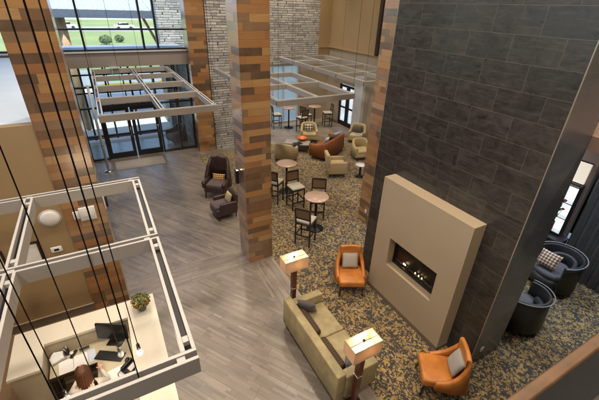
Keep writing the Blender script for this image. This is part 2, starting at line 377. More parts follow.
# ---------------------------------------------------------------- geometry helpers
class MB:
    def __init__(s): s.bm = bmesh.new(); s.smooth = False
    def box(s, c, d, rz=0, rx=0, ry=0, bev=0, seg=2):
        bm2 = bmesh.new()
        bmesh.ops.create_cube(bm2, size=1)
        for v in bm2.verts: v.co = Vector((v.co.x * d[0], v.co.y * d[1], v.co.z * d[2]))
        if bev:
            bmesh.ops.bevel(bm2, geom=bm2.edges[:], offset=bev, segments=seg, profile=.5, affect='EDGES')
            if seg > 1:
                for f in bm2.faces: f.smooth = True
        s.merge(bm2, Matrix.Translation(c) @ Euler((rx, ry, rz)).to_matrix().to_4x4()); return s
    def b2(s, a, b, bev=0, seg=2):
        return s.box([(a[i] + b[i]) / 2 for i in range(3)], [abs(b[i] - a[i]) for i in range(3)], bev=bev, seg=seg)
    def merge(s, bm2, mat):
        bmesh.ops.transform(bm2, matrix=mat, verts=bm2.verts)
        me = bpy.data.meshes.new('tmp'); bm2.to_mesh(me); bm2.free(); s.bm.from_mesh(me); bpy.data.meshes.remove(me)
    def tube(s, p, q, r, r2=None, n=12):
        p, q = Vector(p), Vector(q); d = q - p; L = d.length
        bm2 = bmesh.new(); bmesh.ops.create_cone(bm2, cap_ends=True, segments=n, radius1=r, radius2=r if r2 is None else r2, depth=L)
        for f in bm2.faces:
            if len(f.verts) == 4: f.smooth = True
        s.merge(bm2, Matrix.Translation((p + q) / 2) @ d.to_track_quat('Z', 'Y').to_matrix().to_4x4()); return s
    def lathe(s, prof, c=(0, 0, 0), n=28):
        bm2 = bmesh.new(); rings = []
        for r, z in prof:
            if r < 1e-5: rings.append([bm2.verts.new((0, 0, z))])
            else: rings.append([bm2.verts.new((r * math.cos(2 * PI * k / n), r * math.sin(2 * PI * k / n), z)) for k in range(n)])
        for a, b in zip(rings, rings[1:]):
            for k in range(n):
                k2 = (k + 1) % n
                vs = [a[k] if len(a) > 1 else a[0], a[k2] if len(a) > 1 else None, b[k2] if len(b) > 1 else b[0], b[k] if len(b) > 1 else None]
                vs = [v for v in vs if v is not None]
                if len(vs) >= 3:
                    f = bm2.faces.new(vs); f.smooth = True
        s.merge(bm2, Matrix.Translation(c)); return s
    def ball(s, c, r, sc=(1, 1, 1), sub=2, rz=0):
        bm2 = bmesh.new(); bmesh.ops.create_icosphere(bm2, subdivisions=sub, radius=r)
        for f in bm2.faces: f.smooth = True
        s.merge(bm2, Matrix.Translation(c) @ Matrix.Rotation(rz, 4, 'Z') @ Matrix.Diagonal((*sc, 1))); return s
    def prism(s, pts, z0, z1):
        bm2 = bmesh.new(); a = [bm2.verts.new((x, y, z0)) for x, y in pts]; b = [bm2.verts.new((x, y, z1)) for x, y in pts]
        bm2.faces.new(a[::-1]); bm2.faces.new(b); n = len(pts)
        for i in range(n): bm2.faces.new((a[i], a[(i + 1) % n], b[(i + 1) % n], b[i]))
        bmesh.ops.recalc_face_normals(bm2, faces=bm2.faces[:])
        s.merge(bm2, Matrix.Identity(4)); return s
    def pillow(s, c, w, h, t, rx=0, rz=0, ry=0, n=10):
        """square cushion standing in its local XZ plane, plump in the middle, pinched at the corners"""
        bm2 = bmesh.new(); g = {}
        for side in (1, -1):
            for i in range(n + 1):
                for j in range(n + 1):
                    u, v = i / n * 2 - 1, j / n * 2 - 1
                    e = max(0, (1 - u * u) * (1 - v * v)) ** .38
                    if side == -1 and e == 0: g[side, i, j] = g[1, i, j]; continue
                    k = 1 - .07 * (1 - abs(u) ** 2) * abs(v) ** 3; k2 = 1 - .07 * (1 - abs(v) ** 2) * abs(u) ** 3
                    wr = 1 + .05 * math.sin(9 * u + 3 * v) * math.sin(7 * v)
                    g[side, i, j] = bm2.verts.new((u * w / 2 * k2, side * t / 2 * e * wr, v * h / 2 * k))
            for i in range(n):
                for j in range(n):
                    q = [g[side, i, j], g[side, i + 1, j], g[side, i + 1, j + 1], g[side, i, j + 1]]
                    f = bm2.faces.new(q if side == -1 else q[::-1]); f.smooth = True
        s.merge(bm2, Matrix.Translation(c) @ Euler((rx, ry, rz), 'XYZ').to_matrix().to_4x4()); return s
    def wrap(s, path, zb, zt, th, n=32, lean=0.0):
        """upholstered shell that follows a plan path; zb/zt: bottom and top heights along it; lean pushes the top outward"""
        def cr(P, t):
            m = len(P) - 1; x = t * m; i = min(int(x), m - 1); f = x - i
            g = lambda k: P[max(0, min(m, k))]
            a, b, c, d = g(i - 1), g(i), g(i + 1), g(i + 2)
            return .5 * ((2 * b) + (-a + c) * f + (2 * a - 5 * b + 4 * c - d) * f * f + (-a + 3 * b - 3 * c + d) * f ** 3)
        bm2 = bmesh.new(); rings = []
        P = [Vector((p[0], p[1], 0)) for p in path]
        for k in range(n + 1):
            t = k / n; p = cr(P, t); d = (cr(P, min(1, t + .01)) - cr(P, max(0, t - .01))).normalized(); nn = Vector((d.y, -d.x, 0))
            b = cr(zb, t); tp = cr(zt, t); r = th / 2
            prof = [(-r, b), (-r, tp - r * .9), (-r * .7, tp - r * .25), (0, tp), (r * .7, tp - r * .25), (r, tp - r * .9), (r, b)]
            endk = 1.0 if 0 < k < n else .82
            rings.append([bm2.verts.new(p + nn * (o * endk + lean * max(0, z - b)) + Vector((0, 0, z))) for o, z in prof])
        for a, b in zip(rings, rings[1:]):
            m = len(a)
            for i in range(m):
                f = bm2.faces.new((a[i], a[(i + 1) % m], b[(i + 1) % m], b[i])); f.smooth = i != m - 1
        bm2.faces.new(rings[0]); bm2.faces.new(rings[-1][::-1])
        bmesh.ops.recalc_face_normals(bm2, faces=bm2.faces[:])
        s.merge(bm2, Matrix.Identity(4)); return s
    def build(s, name, m, parent=None, loc=None):
        me = bpy.data.meshes.new(name); s.bm.to_mesh(me); s.bm.free()
        for mm in (m if isinstance(m, (list, tuple)) else [m]): me.materials.append(mm)
        o = bpy.data.objects.new(name, me); COL.objects.link(o)
        if parent: o.parent = parent
        if loc: o.location = loc
        return o

def thing(name, label, cat, loc=(0, 0, 0), rz=0, group=None):
    o = bpy.data.objects.new(name, None); COL.objects.link(o); o.empty_display_size = .1
    o.location = loc; o.rotation_euler = (0, 0, rz); o['label'] = label; o['category'] = cat
    if group: o['group'] = group
    return o
def tag(o, label, cat, group=None):
    o['label'] = label; o['category'] = cat
    if group: o['group'] = group
    return o
def struct(o): o['kind'] = 'structure'; return o
def dup(root, loc, rz, label=None, group=None):
    r = root.copy(); COL.objects.link(r); r.location = loc; r.rotation_euler = (0, 0, rz)
    if label: r['label'] = label
    if group: r['group'] = group
    for ch in list(root.children):
        c = ch.copy(); COL.objects.link(c); c.parent = r
        for g in list(ch.children):
            d = g.copy(); COL.objects.link(d); d.parent = c
    return r
def face(dx, dy):
    """rotation so that local -Y (a seat's front) points to (dx,dy)"""
    return math.atan2(dy, dx) + PI / 2

CEIL = 9.0
# ---------------------------------------------------------------- setting
struct(MB().b2((-5.3, -4, -.2), (12, 18.2, 0)).build('floor', M['floor']))
struct(MB().b2((3.15, -3.9, .0), (11.6, 15.0, .006)).build('carpet', M['carpet']))
cm = MB(); cm.prism([(-5.3, -4), (12.2, -4), (12.2, 18.3), (5.3, 18.3), (5.3, 16.25), (-5.3, 16.25)], CEIL, CEIL + .2); struct(cm.build('ceiling', M['ceiling']))
struct(MB().b2((-5.2, -3.9, 3.75), (12, .19, 3.99)).build('mezzanine_slab', M['taupe_wall']))
struct(MB().b2((-5.1, -3.8, 3.99), (11.9, -.42, 4.0)).build('mezzanine_floor', carpet('mezzanine_carpet', 8.5)))
struct(MB().b2((-5.1, -.42, 3.99), (11.9, .19, 4.006)).build('unseen_dark_strip', simple('unseen_strip_stone', (.03, .032, .034), .6)))  # unseen dark strip added so the balustrade glass reflects dark low down
# outside
struct(MB().b2((-300, 18.31, -.4), (300, 33, -.12)).build('pavement', M['concrete']))
struct(MB().b2((-300, 33, -.42), (300, 420, -.16)).build('lawn', M['lawn']))
struct(MB().b2((-300, 34, -.16), (300, 42, -.15)).build('road', M['asphalt']))
struct(MB().b2((-300, 96, -.16), (300, 112, -.14)).build('far_road', M['asphalt']))
struct(MB().b2((-300, 150, -.16), (300, 215, -.14)).build('pale_field', simple('pale_field', (.30, .29, .19), .95, 0, .15, .05)))

# ---------------------------------------------------------------- walls
def wall(name, a, b, m, label, cat='wall', parts=()):
    o = MB().b2(a, b).build(name, m); tag(o, label, cat)
    for nm, pa, pb, pm in parts: MB().b2(pa, pb).build(nm, pm, o)
    return o
wall('left_wall', (-5.3, -4, 0), (-5.1, 18.2, 4.6), M['tan_wall'], 'tan side wall closing the hall beyond the reception desk')
lwn = thing('added_daylight_window', 'long unseen window band added over the left side wall for daylight', 'window', (-5.2, 7, 0))  # unseen window band, added to let daylight in from the left
MB().b2((-.01, -11, 4.6), (.01, 11.2, CEIL)).build('pane', M['glass'], lwn)
for i in range(12): MB().b2((-.06, -11 + i * 2 - .03, 4.6), (.06, -11 + i * 2 + .03, CEIL)).build('mullion', M['bronze'], lwn)
for zz in (4.63, 6.6): MB().b2((-.05, -11, zz - .03), (.05, 11.2, zz + .03)).build('transom_bar', M['bronze'], lwn)
wall('back_wall', (-5.3, -4.2, 0), (14, -4, CEIL), M['tan_wall'], 'tan wall behind the upper walkway')
# reception wall (tan, top stops at the soffit)
rw = wall('reception_wall', (-5.1, 7.02, 0), (-1.1, 7.2, 4.165), M['tan_wall'], 'tan painted wall behind the reception desk')
MB().b2((-5.1, 7.0, 0), (-1.1, 7.02, .19)).build('baseboard', M['base_trim'], rw)
MB().b2((-5.1, 6.99, .19), (-1.1, 7.02, .205)).build('trim_bead', M['bar_wall'], rw)
so = MB().b2((-5.1, 7.2, 4.0), (-1.1, 15.9, 4.17)).build('flat_soffit', M['soffit']); tag(so, 'pale flat roof of the back office seen above the tan wall', 'soffit')

# entrance wall
ent = thing('entrance_wall', 'glazed entrance wall with taupe band between doors and upper windows', 'wall', (0, 16, 0))
def E(name, a, b, m, p=ent):
    return MB().b2((a[0], a[1] - 16, a[2]), (b[0], b[1] - 16, b[2])).build(name, m, p)
E('spandrel', (-5.1, 16, 3.72), (3.42, 16.25, 4.24), M['taupe_wall'])
E('sill', (-5.1, 15.93, 4.24), (3.42, 16.25, 4.29), M['trim_grey'])
E('wall_infill', (-5.1, 16, 0), (-1.6, 16.25, 3.72), M['taupe_wall'])
E('wall_head', (-5.1, 16, 8.2), (12, 16.25, CEIL), M['taupe_wall'])
uw = wall('upper_side_wall', (11.8, -4, 4.5), (12.0, 5.0, CEIL), M['tan_wall'], 'tan upper wall over the dark corner')
sg = thing('side_window', 'tall dark framed side window of the dark corner, outside the picture edge', 'window', (11.9, -.5, 0))
MB().b2((-.01, -3.4, .1), (.01, 3.6, 4.25)).build('pane', M['glass'], sg)
for yy in (-3.4, -1.65, .1, 1.85, 3.6): MB().b2((-.06, yy - .03, 0), (.06, yy + .03, 4.28)).build('mullion', M['bronze'], sg)
for zz in (.06, 2.3, 4.26): MB().b2((-.05, -3.4, zz - .03), (.05, 3.6, zz + .03)).build('transom_bar', M['bronze'], sg)
wf = E('upper_window', (-5.1, 16.10, 4.29), (3.42, 16.12, 8.2), M['glass'])
for x in (-4.3, -2.25, -.2, 1.85, 2.37): E('mullion', (x - .035, 16.03, 4.29), (x + .035, 16.2, 8.2), M['bronze'], wf)
for z in (4.32, 5.03, 6.6): E('transom_bar', (-5.1, 16.04, z - .03), (3.42, 16.19, z + .03), M['bronze'], wf)
lw = E('lower_glazing', (-1.6, 16.10, .05), (-.25, 16.12, 3.72), M['glass'])
for x in (-1.57, -.9, -.27): E('mullion', (x - .03, 16.04, 0), (x + .03, 16.19, 3.72), M['bronze'], lw)
for z in (.05, 1.05, 2.2, 3.0): E('transom_bar', (-1.6, 16.05, z - .03), (-.25, 16.18, z + .03), M['bronze'], lw)
rg = E('side_glazing', (1.95, 16.10, .05), (3.42, 16.12, 3.72), M['glass'])
for x in (1.98, 2.75, 3.39): E('mullion', (x - .03, 16.04, 0), (x + .03, 16.19, 3.72), M['bronze'], rg)
for z in (.05, 2.2): E('transom_bar', (1.95, 16.05, z - .03), (3.42, 16.18, z + .03), M['bronze'], rg)
tg = E('transom_window', (-.25, 16.10, 2.25), (1.95, 16.12, 3.72), M['glass'])
E('transom_bar', (-.25, 16.03, 2.15), (1.95, 16.2, 2.3), M['bronze'], tg)
for x in (.3, .85, 1.4): E('mullion', (x - .02, 16.05, 2.3), (x + .02, 16.18, 3.72), M['bronze'], tg)

def glass_door(name, w, h, label, loc, rz, group=None):
    d = thing(name, label, 'door', loc, rz, group)
    f = MB()
    f.b2((0, -.03, 0), (.13, .03, h)); f.b2((w - .13, -.03, 0), (w, .03, h))
    f.b2((.13, -.03, 0), (w - .13, .03, .24)); f.b2((.13, -.03, h - .12), (w - .13, .03, h)); f.b2((.13, -.028, .98), (w - .13, .028, 1.07))
    f.build('door_frame', M['bronze'], d)
    MB().b2((.13, -.006, .24), (w - .13, .006, .98)).build('pane', M['glass'], d)
    MB().b2((.13, -.006, 1.07), (w - .13, .006, h - .12)).build('pane', M['glass'], d)
    MB().tube((w - .07, -.07, .85), (w - .07, -.07, 1.3), .012).tube((w - .07, -.07, .88), (w - .07, -.02, .88), .008).tube((w - .07, -.07, 1.27), (w - .07, -.02, 1.27), .008).build('handle', M['nickel'], d)
    return d
glass_door('entrance_door', 1.06, 2.13, 'dark framed glass entrance door, left leaf behind the grey mat', (-.24, 16.11, .01), 0, 'entrance doors')
glass_door('entrance_door', 1.06, 2.13, 'dark framed glass entrance door, right leaf behind the grey mat', (.87, 16.11, .01), 0, 'entrance doors')
# vestibule beyond
ve = thing('vestibule', 'glass vestibule with a flat slate roof outside the entrance doors', 'vestibule', (1.4, 19, 0))
def V(name, a, b, m, p=ve): return MB().b2((a[0] - 1.4, a[1] - 19, a[2]), (b[0] - 1.4, b[1] - 19, b[2])).build(name, m, p)
V('roof', (-2.4, 16.26, 4.05), (3.7, 19.3, 4.2), M['low_roof'])
vg = V('glazing', (-1.6, 19, .05), (3.4, 19.02, 3.9), M['glass'])
for x in (-1.6, -.7, .25, 1.3, 2.3, 3.35): V('mullion', (x - .04, 18.93, 0), (x + .04, 19.1, 3.94), M['bronze'], vg)
for z in (.06, 2.2, 3.0, 3.88): V('transom_bar', (-1.6, 18.95, z - .03), (3.4, 19.08, z + .03), M['bronze'], vg)
V('side_wall', (3.5, 16.3, 0), (3.6, 19.2, 3.94), M['stone'])
V('floor_slab', (-4.5, 16.26, -.2), (4.6, 18.3, -.004), M['concrete'])
# armchair in the vestibule is built later
em = MB().box((0, 0, .008), (1.9, .95, .012), bev=.004).build('entry_mat', M['mat'], None, (.83, 15.2, 0)); tag(em, 'grey woven mat on the floor inside the entrance doors', 'mat')
st = thing('door_post', 'slim silver post standing left of the entrance doors', 'post', (-.4, 14.84, 0))
MB().tube((0, 0, .02), (0, 0, 3.3), .045).build('pole', M['trim_grey'], st)
MB().lathe([(0, 0), (.16, 0), (.16, .02), (.06, .04), (0, .04)]).build('base_plate', M['nickel'], st)
MB().box((0, -.07, 1.05), (.12, .05, .12), bev=.01).build('push_plate', M['nickel'], st)
ex = thing('exit_sign', 'green lit exit sign hanging over the entrance', 'sign', (.62, 15.6, 3.36))
MB().box((0, 0, 0), (.36, .04, .17), bev=.008).build('lit_face', M['exit'], ex)
MB().tube((-.1, 0, .08), (-.1, 0, .36), .008).tube((.1, 0, .08), (.1, 0, .36), .008).box((0, .2, .37), (.3, .4, .03)).build('hanger', M['trim_grey'], ex)

# stone piers and walls at the back
wall('stone_pier', (4.2, 15.5, 0), (5.5, 16.25, CEIL), M['stone'], 'grey stacked stone pier behind the wingback chair')
sw = wall('stone_wall', (5.3, 18, 3.2), (11.05, 18.3, CEIL), M['stone'], 'tall grey stacked stone wall above the bar area')
bw = wall('bar_back_wall', (9.9, 18, 0), (12.0, 18.3, 3.2), M['bar_wall'], 'beige wall at the back of the bar area')
MB().b2((11.05, 18, 3.2), (12.0, 18.3, CEIL)).build('upper_wall', M['tan_wall'], bw)
MB().b2((11.05, 17.96, 3.98), (11.8, 18, 4.03)).build('ledge', M['brass'], bw)
fw = thing('frosted_window', 'pale frosted window wall at the back of the bar area', 'window', (8, 18.1, 0))
MB().b2((-2.5, 0, 0), (1.9, .02, 3.2)).build('frosted_pane', M['frost'], fw)
for x in (-2.4, -1.4, -.4, .3, .95, 1.85): MB().b2((x - .03, -.05, 0), (x + .03, .08, 3.2)).build('mullion', M['trim_grey'], fw)
for z in (.06, .95, 2.2, 3.14): MB().b2((-2.5, -.04, z - .03), (1.9, .07, z + .03)).build('transom_bar', M['trim_grey'], fw)
# right wall of the lounge
rwl = thing('lounge_wall', 'tan side wall with lit brass ledge above the patio doors', 'wall', (11.8, 14, 0))
def W(name, a, b, m, p=rwl): return MB().b2((a[0] - 11.8, a[1] - 14, a[2]), (b[0] - 11.8, b[1] - 14, b[2])).build(name, m, p)
W('lower_wall', (11.8, 16.75, 0), (12.0, 18.0, 3.98), M['bar_wall'])
W('lower_wall', (11.8, 5.0, 0), (12.0, 15.2, 3.98), M['bar_wall'])
W('door_head', (11.8, 15.2, 2.3), (12.0, 16.75, 3.98), M['bar_wall'])
W('upper_wall', (11.8, 5.0, 4.03), (12.0, 18.0, CEIL), M['tan_wall'])
W('ledge', (11.74, 5.0, 3.98), (12.0, 17.96, 4.03), M['brass'])
W('shadow_gap_strip', (11.66, 13.75, 4.03), (11.8, 13.95, CEIL), M['dark_wood'])  # dark strip standing in for the shade of a shadow gap
W('pilaster', (11.62, 14.45, 0), (11.8, 15.15, 3.2), M['trim_grey'])
W('baseboard', (11.77, 16.75, 0), (11.8, 18.0, .15), M['base_trim'])
for yy, w in ((16.74, 'far leaf'), (15.98, 'near leaf')):
    glass_door('patio_door', .75, 2.25, 'black framed glass patio door beside the bar stools, ' + w, (11.88, yy, .01), -PI / 2, 'patio doors')
pg = MB().b2((12.05, 8, -.3), (40, 19, -.1)).build('patio', M['concrete']); struct(pg)
lg2 = MB().b2((20, 8, -.1), (80, 33, -.08)).build('patio_lawn', simple('green_lawn', (.09, .17, .04), .9, 0, .3, 1.2)); struct(lg2)

# ---------------------------------------------------------------- pillars
def pillar(x0, x1, y0, y1, label, z0=0):
    p = thing('wood_pillar', label, 'pillar', ((x0 + x1) / 2, (y0 + y1) / 2, 0))
    w, d = (x1 - x0), (y1 - y0)
    MB().b2((-w / 2, -d / 2, z0), (w / 2, d / 2, CEIL)).build('cladding', M['clad'], p)
    t = MB()
    for sx in (-1, 1):
        t.box((sx * w / 2, -d / 2, (CEIL + z0) / 2), (.008, .008, CEIL - z0 - .004))
    t.build('corner_trim', M['clad'], p)
    return p
pillar(-1.1, -.43, 7.0, 7.65, 'wood clad pillar beside the reception desk, crossed by black cables')
p2 = pillar(2.5, 3.15, 7.0, 7.65, 'wood clad pillar in the middle of the lobby with a wall sconce')
pillar(3.42, 4.15, 15.45, 16.2, 'far wood clad pillar behind the wingback armchair')
pillar(6.5, 7.15, 6.95, 7.6, 'wood clad pillar beyond the dark tiled wall')
# outlet on pillar 4
o = MB().box((0, 0, 0), (.012, .08, .12), bev=.004).build('wall_outlet', M['white'], None, (6.49, 7.25, .42)); tag(o, 'small white outlet low on the wood pillar beyond the tiled wall', 'outlet')
sc = thing('wall_sconce', 'metal box sconce glowing on the side of the middle wood pillar', 'sconce', (2.5, 7.42, 2.36))
MB().box((-.02, 0, 0), (.03, .12, .34), bev=.005).build('back_plate', M['nickel'], sc)
MB().box((-.09, 0, 0), (.012, .13, .36), bev=.003).box((-.06, -.06, 0), (.06, .01, .34)).box((-.06, .06, 0), (.06, .01, .34)).build('shield', M['bronze'], sc)
MB().box((-.055, 0, .0), (.04, .09, .30), bev=.01).build('diffuser', emit('sconce_diffuser', (1, .78, .5), 5), sc)

# ---------------------------------------------------------------- dark tiled wall + fireplace
M['edge'] = simple('pale_metal_edge', (.42, .37, .30), .35, .7, .05)
def slab_mat():
    m, nt, b = new_mat('honed_blue_black_slab'); t = NT(nt); x, y, z = t.pos()
    n = t.noise(t.comb(t.m('ADD', x, t.m('MULTIPLY', z, .6)), t.m('MULTIPLY', z, 1.4), y), 1.1, 2, .5, .8)
    c = t.ramp(n, [(.3, (.075, .082, .095)), (.6, (.11, .118, .132)), (.75, (.15, .158, .17))])
    l = t.m('LESS_THAN', t.m('FRACT', t.m('DIVIDE', t.m('ADD', z, .24), 1.408)), .004)
    t.set(b.inputs['Base Color'], t.mix(l, c, (.16, .15, .14)))
    t.set(b.inputs['Roughness'], t.m('ADD', t.m('MULTIPLY', n, .15), .2)); b.inputs['Specular IOR Level'].default_value = .8
    return m
tw = thing('tiled_wall', 'tall dark slate tiled wall carrying the fireplace', 'wall', (5.1, 4, 0))
MB().b2((0, -1.78, 0), (.88, 1.58, CEIL)).build('tile_face', M['tile'], tw)
MB().b2((.012, -1.79, 0), (.88, -1.781, CEIL)).build('end_face', slab_mat(), tw)
MB().b2((-.003, -1.792, 0), (.011, -1.778, CEIL)).build('metal_edge', M['edge'], tw)
MB().b2((-.003, 1.572, 0), (.007, 1.583, CEIL)).build('metal_edge', M['edge'], tw)
o = MB().box((0, 0, 0), (.085, .012, .12), bev=.02).build('wall_outlet', M['white'], None, (5.36, 2.21, .35)); tag(o, 'small white outlet low on the end of the dark tiled wall', 'outlet')
fp = thing('fireplace', 'tan plaster fireplace surround with a black linear firebox', 'fireplace', (4.8, 3.84, 0))
y0, y1, z1 = -1.09, 1.09, 2.95; oy0, oy1, oz0, oz1 = -.66, .63, .98, 1.68
f = MB()
f.b2((0, y0, .12), (.298, oy0, z1)); f.b2((0, oy1, .12), (.298, y1, z1)); f.b2((0, oy0, .12), (.298, oy1, oz0)); f.b2((0, oy0, oz1), (.298, oy1, z1))
f.build('surround', M['fire_face'], fp)
MB().b2((-.012, y0 - .01, 0), (.298, y1 + .01, .118)).build('plinth', M['base_trim'], fp)
fb = MB(); fb.b2((.28, oy0 + .003, oz0 + .003), (.296, oy1 - .003, oz1 - .003)); fb.b2((.18, oy0 + .003, oz1 - .06), (.28, oy1 - .003, oz1 - .003)); fb.b2((.18, oy0 + .003, oz0 + .003), (.19, oy1 - .003, oz0 + .07))
fb.b2((.19, oy0 + .003, oz0 + .003), (.28, oy0 + .008, oz1 - .003)); fb.b2((.19, oy1 - .008, oz0 + .003), (.28, oy1 - .003, oz1 - .003)); fb.b2((.19, oy0 + .009, oz0 + .003), (.279, oy1 - .009, oz0 + .008)); fb.build('firebox', M['soot'], fp)
fg = glass('fire_glass', (.8, .8, .8), .0, .02)
for nd in fg.node_tree.nodes:
    if nd.type == 'MATH' and nd.operation == 'MULTIPLY': nd.inputs[1].default_value = .08
MB().b2((.175, oy0 + .004, oz0 + .07), (.178, oy1 - .004, oz1 - .06)).build('glass_front', fg, fp)
pb = MB()
for i in range(90): pb.ball((.235 + random.uniform(-.03, .03), random.uniform(oy0 + .05, oy1 - .05), oz0 + .1), random.uniform(.012, .022), sub=1)
pb.build('pebbles', M['pebble'], fp)
fl = MB()
for yy in (.33, .31, .28, -.02, -.12, -.2): fl.lathe([(0, 0), (.009, .01), (.009, .02), (.003, .04), (0, .05)], (.232, yy + random.uniform(-.01, .01), oz0 + .11), 8)
fl.build('flame', M['flame'], fp)

# ---------------------------------------------------------------- hanging frames
def channel(mb, a, b, z, w=.10, h=.16):
    """U shaped beam seen from above as two lips with a slot: returns web and lips"""
def beam(parent, ax, ay, bx, by, z, o):
    """open topped channel from a to b (plan), top at z"""
    w, h, t = .105, .16, .028
    dx, dy = bx - ax, by - ay; L = math.hypot(dx, dy); ang = math.atan2(dy, dx)
    m = Matrix.Translation(((ax + bx) / 2 - o[0], (ay + by) / 2 - o[1], z)) @ Matrix.Rotation(ang, 4, 'Z')
    body = MB(); body.b2((-L / 2, -w / 2, -h), (L / 2, -w / 2 + t, -.004)); body.b2((-L / 2, w / 2 - t, -h), (L / 2, w / 2, -.004)); body.b2((-L / 2, -w / 2 + t, -h), (L / 2, w / 2 - t, -h + .01))
    bmesh.ops.transform(body.bm, matrix=m, verts=body.bm.verts)
    ob = body.build('beam', M['beam'], parent)
    wb_ = MB().b2((-L / 2 + .002, -w / 2 + t + .001, -h + .011), (L / 2 - .002, w / 2 - t - .001, -.06))
    bmesh.ops.transform(wb_.bm, matrix=m, verts=wb_.bm.verts); wb_.build('web', M['bronze'], ob)
    lip = MB(); lip.b2((-L / 2, -w / 2 + .001, -.004), (L / 2, -w / 2 + t - .001, 0)); lip.b2((-L / 2, w / 2 - t + .001, -.004), (L / 2, w / 2 - .001, 0))
    bmesh.ops.transform(lip.bm, matrix=m, verts=lip.bm.verts); lip.build('lip', M['beam_lip'], ob)
    n = max(1, int(L / 1.1))
    for i in range(n + 1):
        x = -L / 2 + .12 + (L - .24) * i / n
        k = MB().box((x, 0, -.035), (.06, .045, .045))
        bmesh.ops.transform(k.bm, matrix=m, verts=k.bm.verts); k.build('bracket', M['beam_lip'], ob)
def frame(label, xs, ys, longs, crosses, cables, rc=.004, z=3.7):
    o = (sum(xs) / len(xs), sum(ys) / len(ys))
    f = thing('hanging_frame', label, 'ceiling frame', (o[0], o[1], 0), 0, 'beam frames hung from the ceiling')
    for x, a, b in longs: beam(f, x, a + .0525, x, b - .0525, z, o)
    for y, a, b in crosses: beam(f, a, y, b, y, z - .002, o)
    for x, y in cables: MB().tube((x - o[0], y - o[1], z - .02), (x - o[0], y - o[1], CEIL), rc, n=8).build('cable', M['cable'], f)
    return f
hw = .0525
def crosses(xs, ys, ends=True): return [(y, xs[0] - hw, xs[-1] + hw) for y in ys]
def longs(xs, ys):
    return [(x, a, b) for x in xs for a, b in zip(ys, ys[1:])]
x1, Y1 = (-2.43, -1.13, .17), (1.88, 3.6, 5.24)
frame('taupe beam frame hung over the reception desk, nearest to the camera', x1, Y1, longs(x1, Y1), crosses(x1, Y1), [(-.19, 1.88), (-.66, 1.88)], .0042)
x2, Y2 = (-.13, 1.22, 2.5), (9.05, 10.8, 12.5, 14.2, 15.75)
frame('taupe beam frame hung in front of the entrance doors', x2, Y2, longs(x2, Y2), crosses(x2, Y2), [(-.13, 9.05), (2.5, 9.05), (-.13, 15.75), (1.22, 12.5), (.5, 10.8)], .004)
x3 = (4.22, 5.5, 6.75)
frame('taupe beam frame hung over the round bar tables', x3, (8.85, 12.9), longs(x3[:2], (8.85, 10.85, 12.9, 14.8)) + longs(x3[2:], (8.85, 10.85, 12.9)),
      [(y, x3[0] - hw, x3[2] + hw) for y in (8.85, 10.85, 12.9)] + [(14.8, x3[0] - hw, x3[1] + hw)], [(4.22, 8.85), (6.75, 8.85), (4.22, 14.8), (6.75, 12.9)], .004)
x4, Y4 = (8.35, 9.7, 11.05), (10.3, 12.1, 13.9, 15.7, 17.3)
frame('taupe beam frame hung over the tan lounge chairs', x4, Y4, longs(x4, Y4), crosses(x4, Y4), [(8.35, 10.3), (11.05, 10.3), (8.35, 15.7), (11.05, 15.7), (8.35, 17.3)], .004)

# ---------------------------------------------------------------- pendants over the desk
pg_ = 'bulb pendants over the reception desk'
def pendant(x, y, z, label, lit=True, r=.0055):
    p = thing('pendant_light', label, 'pendant light', (x, y, z), 0, pg_)
    MB().tube((0, 0, .1), (0, 0, CEIL - z), r, n=8).build('cord', M['cable'], p)
    MB().lathe([(0, .12), (.012, .12), (.02, .1), (.022, .02), (0, .02)], n=16).build('socket', M['black_plastic'], p)
    MB().lathe([(0, .03), (.016, .02), (.032, -.02), (.036, -.045), (.028, -.07), (0, -.085)], n=16).build('bulb', M['bulb2'] if lit else M['grey_plastic'], p)
    if lit:
        l = bpy.data.lights.new('bulb_glow', 'POINT'); l.energy = 4; l.color = (1, .8, .55); l.shadow_soft_size = .04
        lo = bpy.data.objects.new('bulb_glow', l); COL.objects.link(lo); lo.parent = p; lo.location = (0, 0, -.14)
pendant(-.26, 3.46, 2.2, 'lit bare bulb pendant above the desk counter near the plant')
pendant(-.73, 3.15, 2.2, 'lit bare bulb pendant above the right shoulder of the seated clerk')
pendant(-1.03, 3.19, 2.2, 'lit bare bulb pendant left of the seated clerk')
pendant(-.47, 3.54, 2.2, 'unlit black pendant hanging over the keyboard', False, .0065)

# ---------------------------------------------------------------- reception desk
dk = thing('reception_desk', 'cream topped reception desk wrapping three sides of the work area', 'desk', (-1.0, 4.5, 0))
def D(name, a, b, m, p=dk, bev=0): return MB().b2((a[0] + 1.0, a[1] - 4.5, a[2]), (b[0] + 1.0, b[1] - 4.5, b[2]), bev=bev).build(name, m, p)
D('front_panel', (-2.08, 5.3, 0), (.03, 5.66, 1.05), M['desk_side'])
D('side_panel', (-.40, 2.0, 0), (.03, 5.297, 1.05), M['desk_side'])
D('side_panel', (-2.08, 4.8, 0), (-1.70, 5.297, 1.05), M['desk_side'])
ct = MB()
ct.prism([(x + 1.0, y - 4.5) for x, y in [(-2.1, 4.77), (-1.67, 4.77), (-1.67, 5.27), (-.43, 5.27), (-.43, 1.95), (.05, 1.95), (.05, 5.69), (-2.1, 5.69)]], 1.053, 1.1)
ct.build('counter_top', M['counter'], dk)
wt = MB()
wt.prism([(x + 1.0, y - 4.5) for x, y in [(-1.66, 4.84), (-.99, 4.84), (-.99, 2.4), (-.405, 2.4), (-.405, 5.29), (-1.66, 5.29)]], .72, .76)
wt.build('work_surface', M['desk_top'], dk)
D('drawer_unit', (-.95, 2.5, 0), (-.41, 3.2, .717), M['desk_side'])
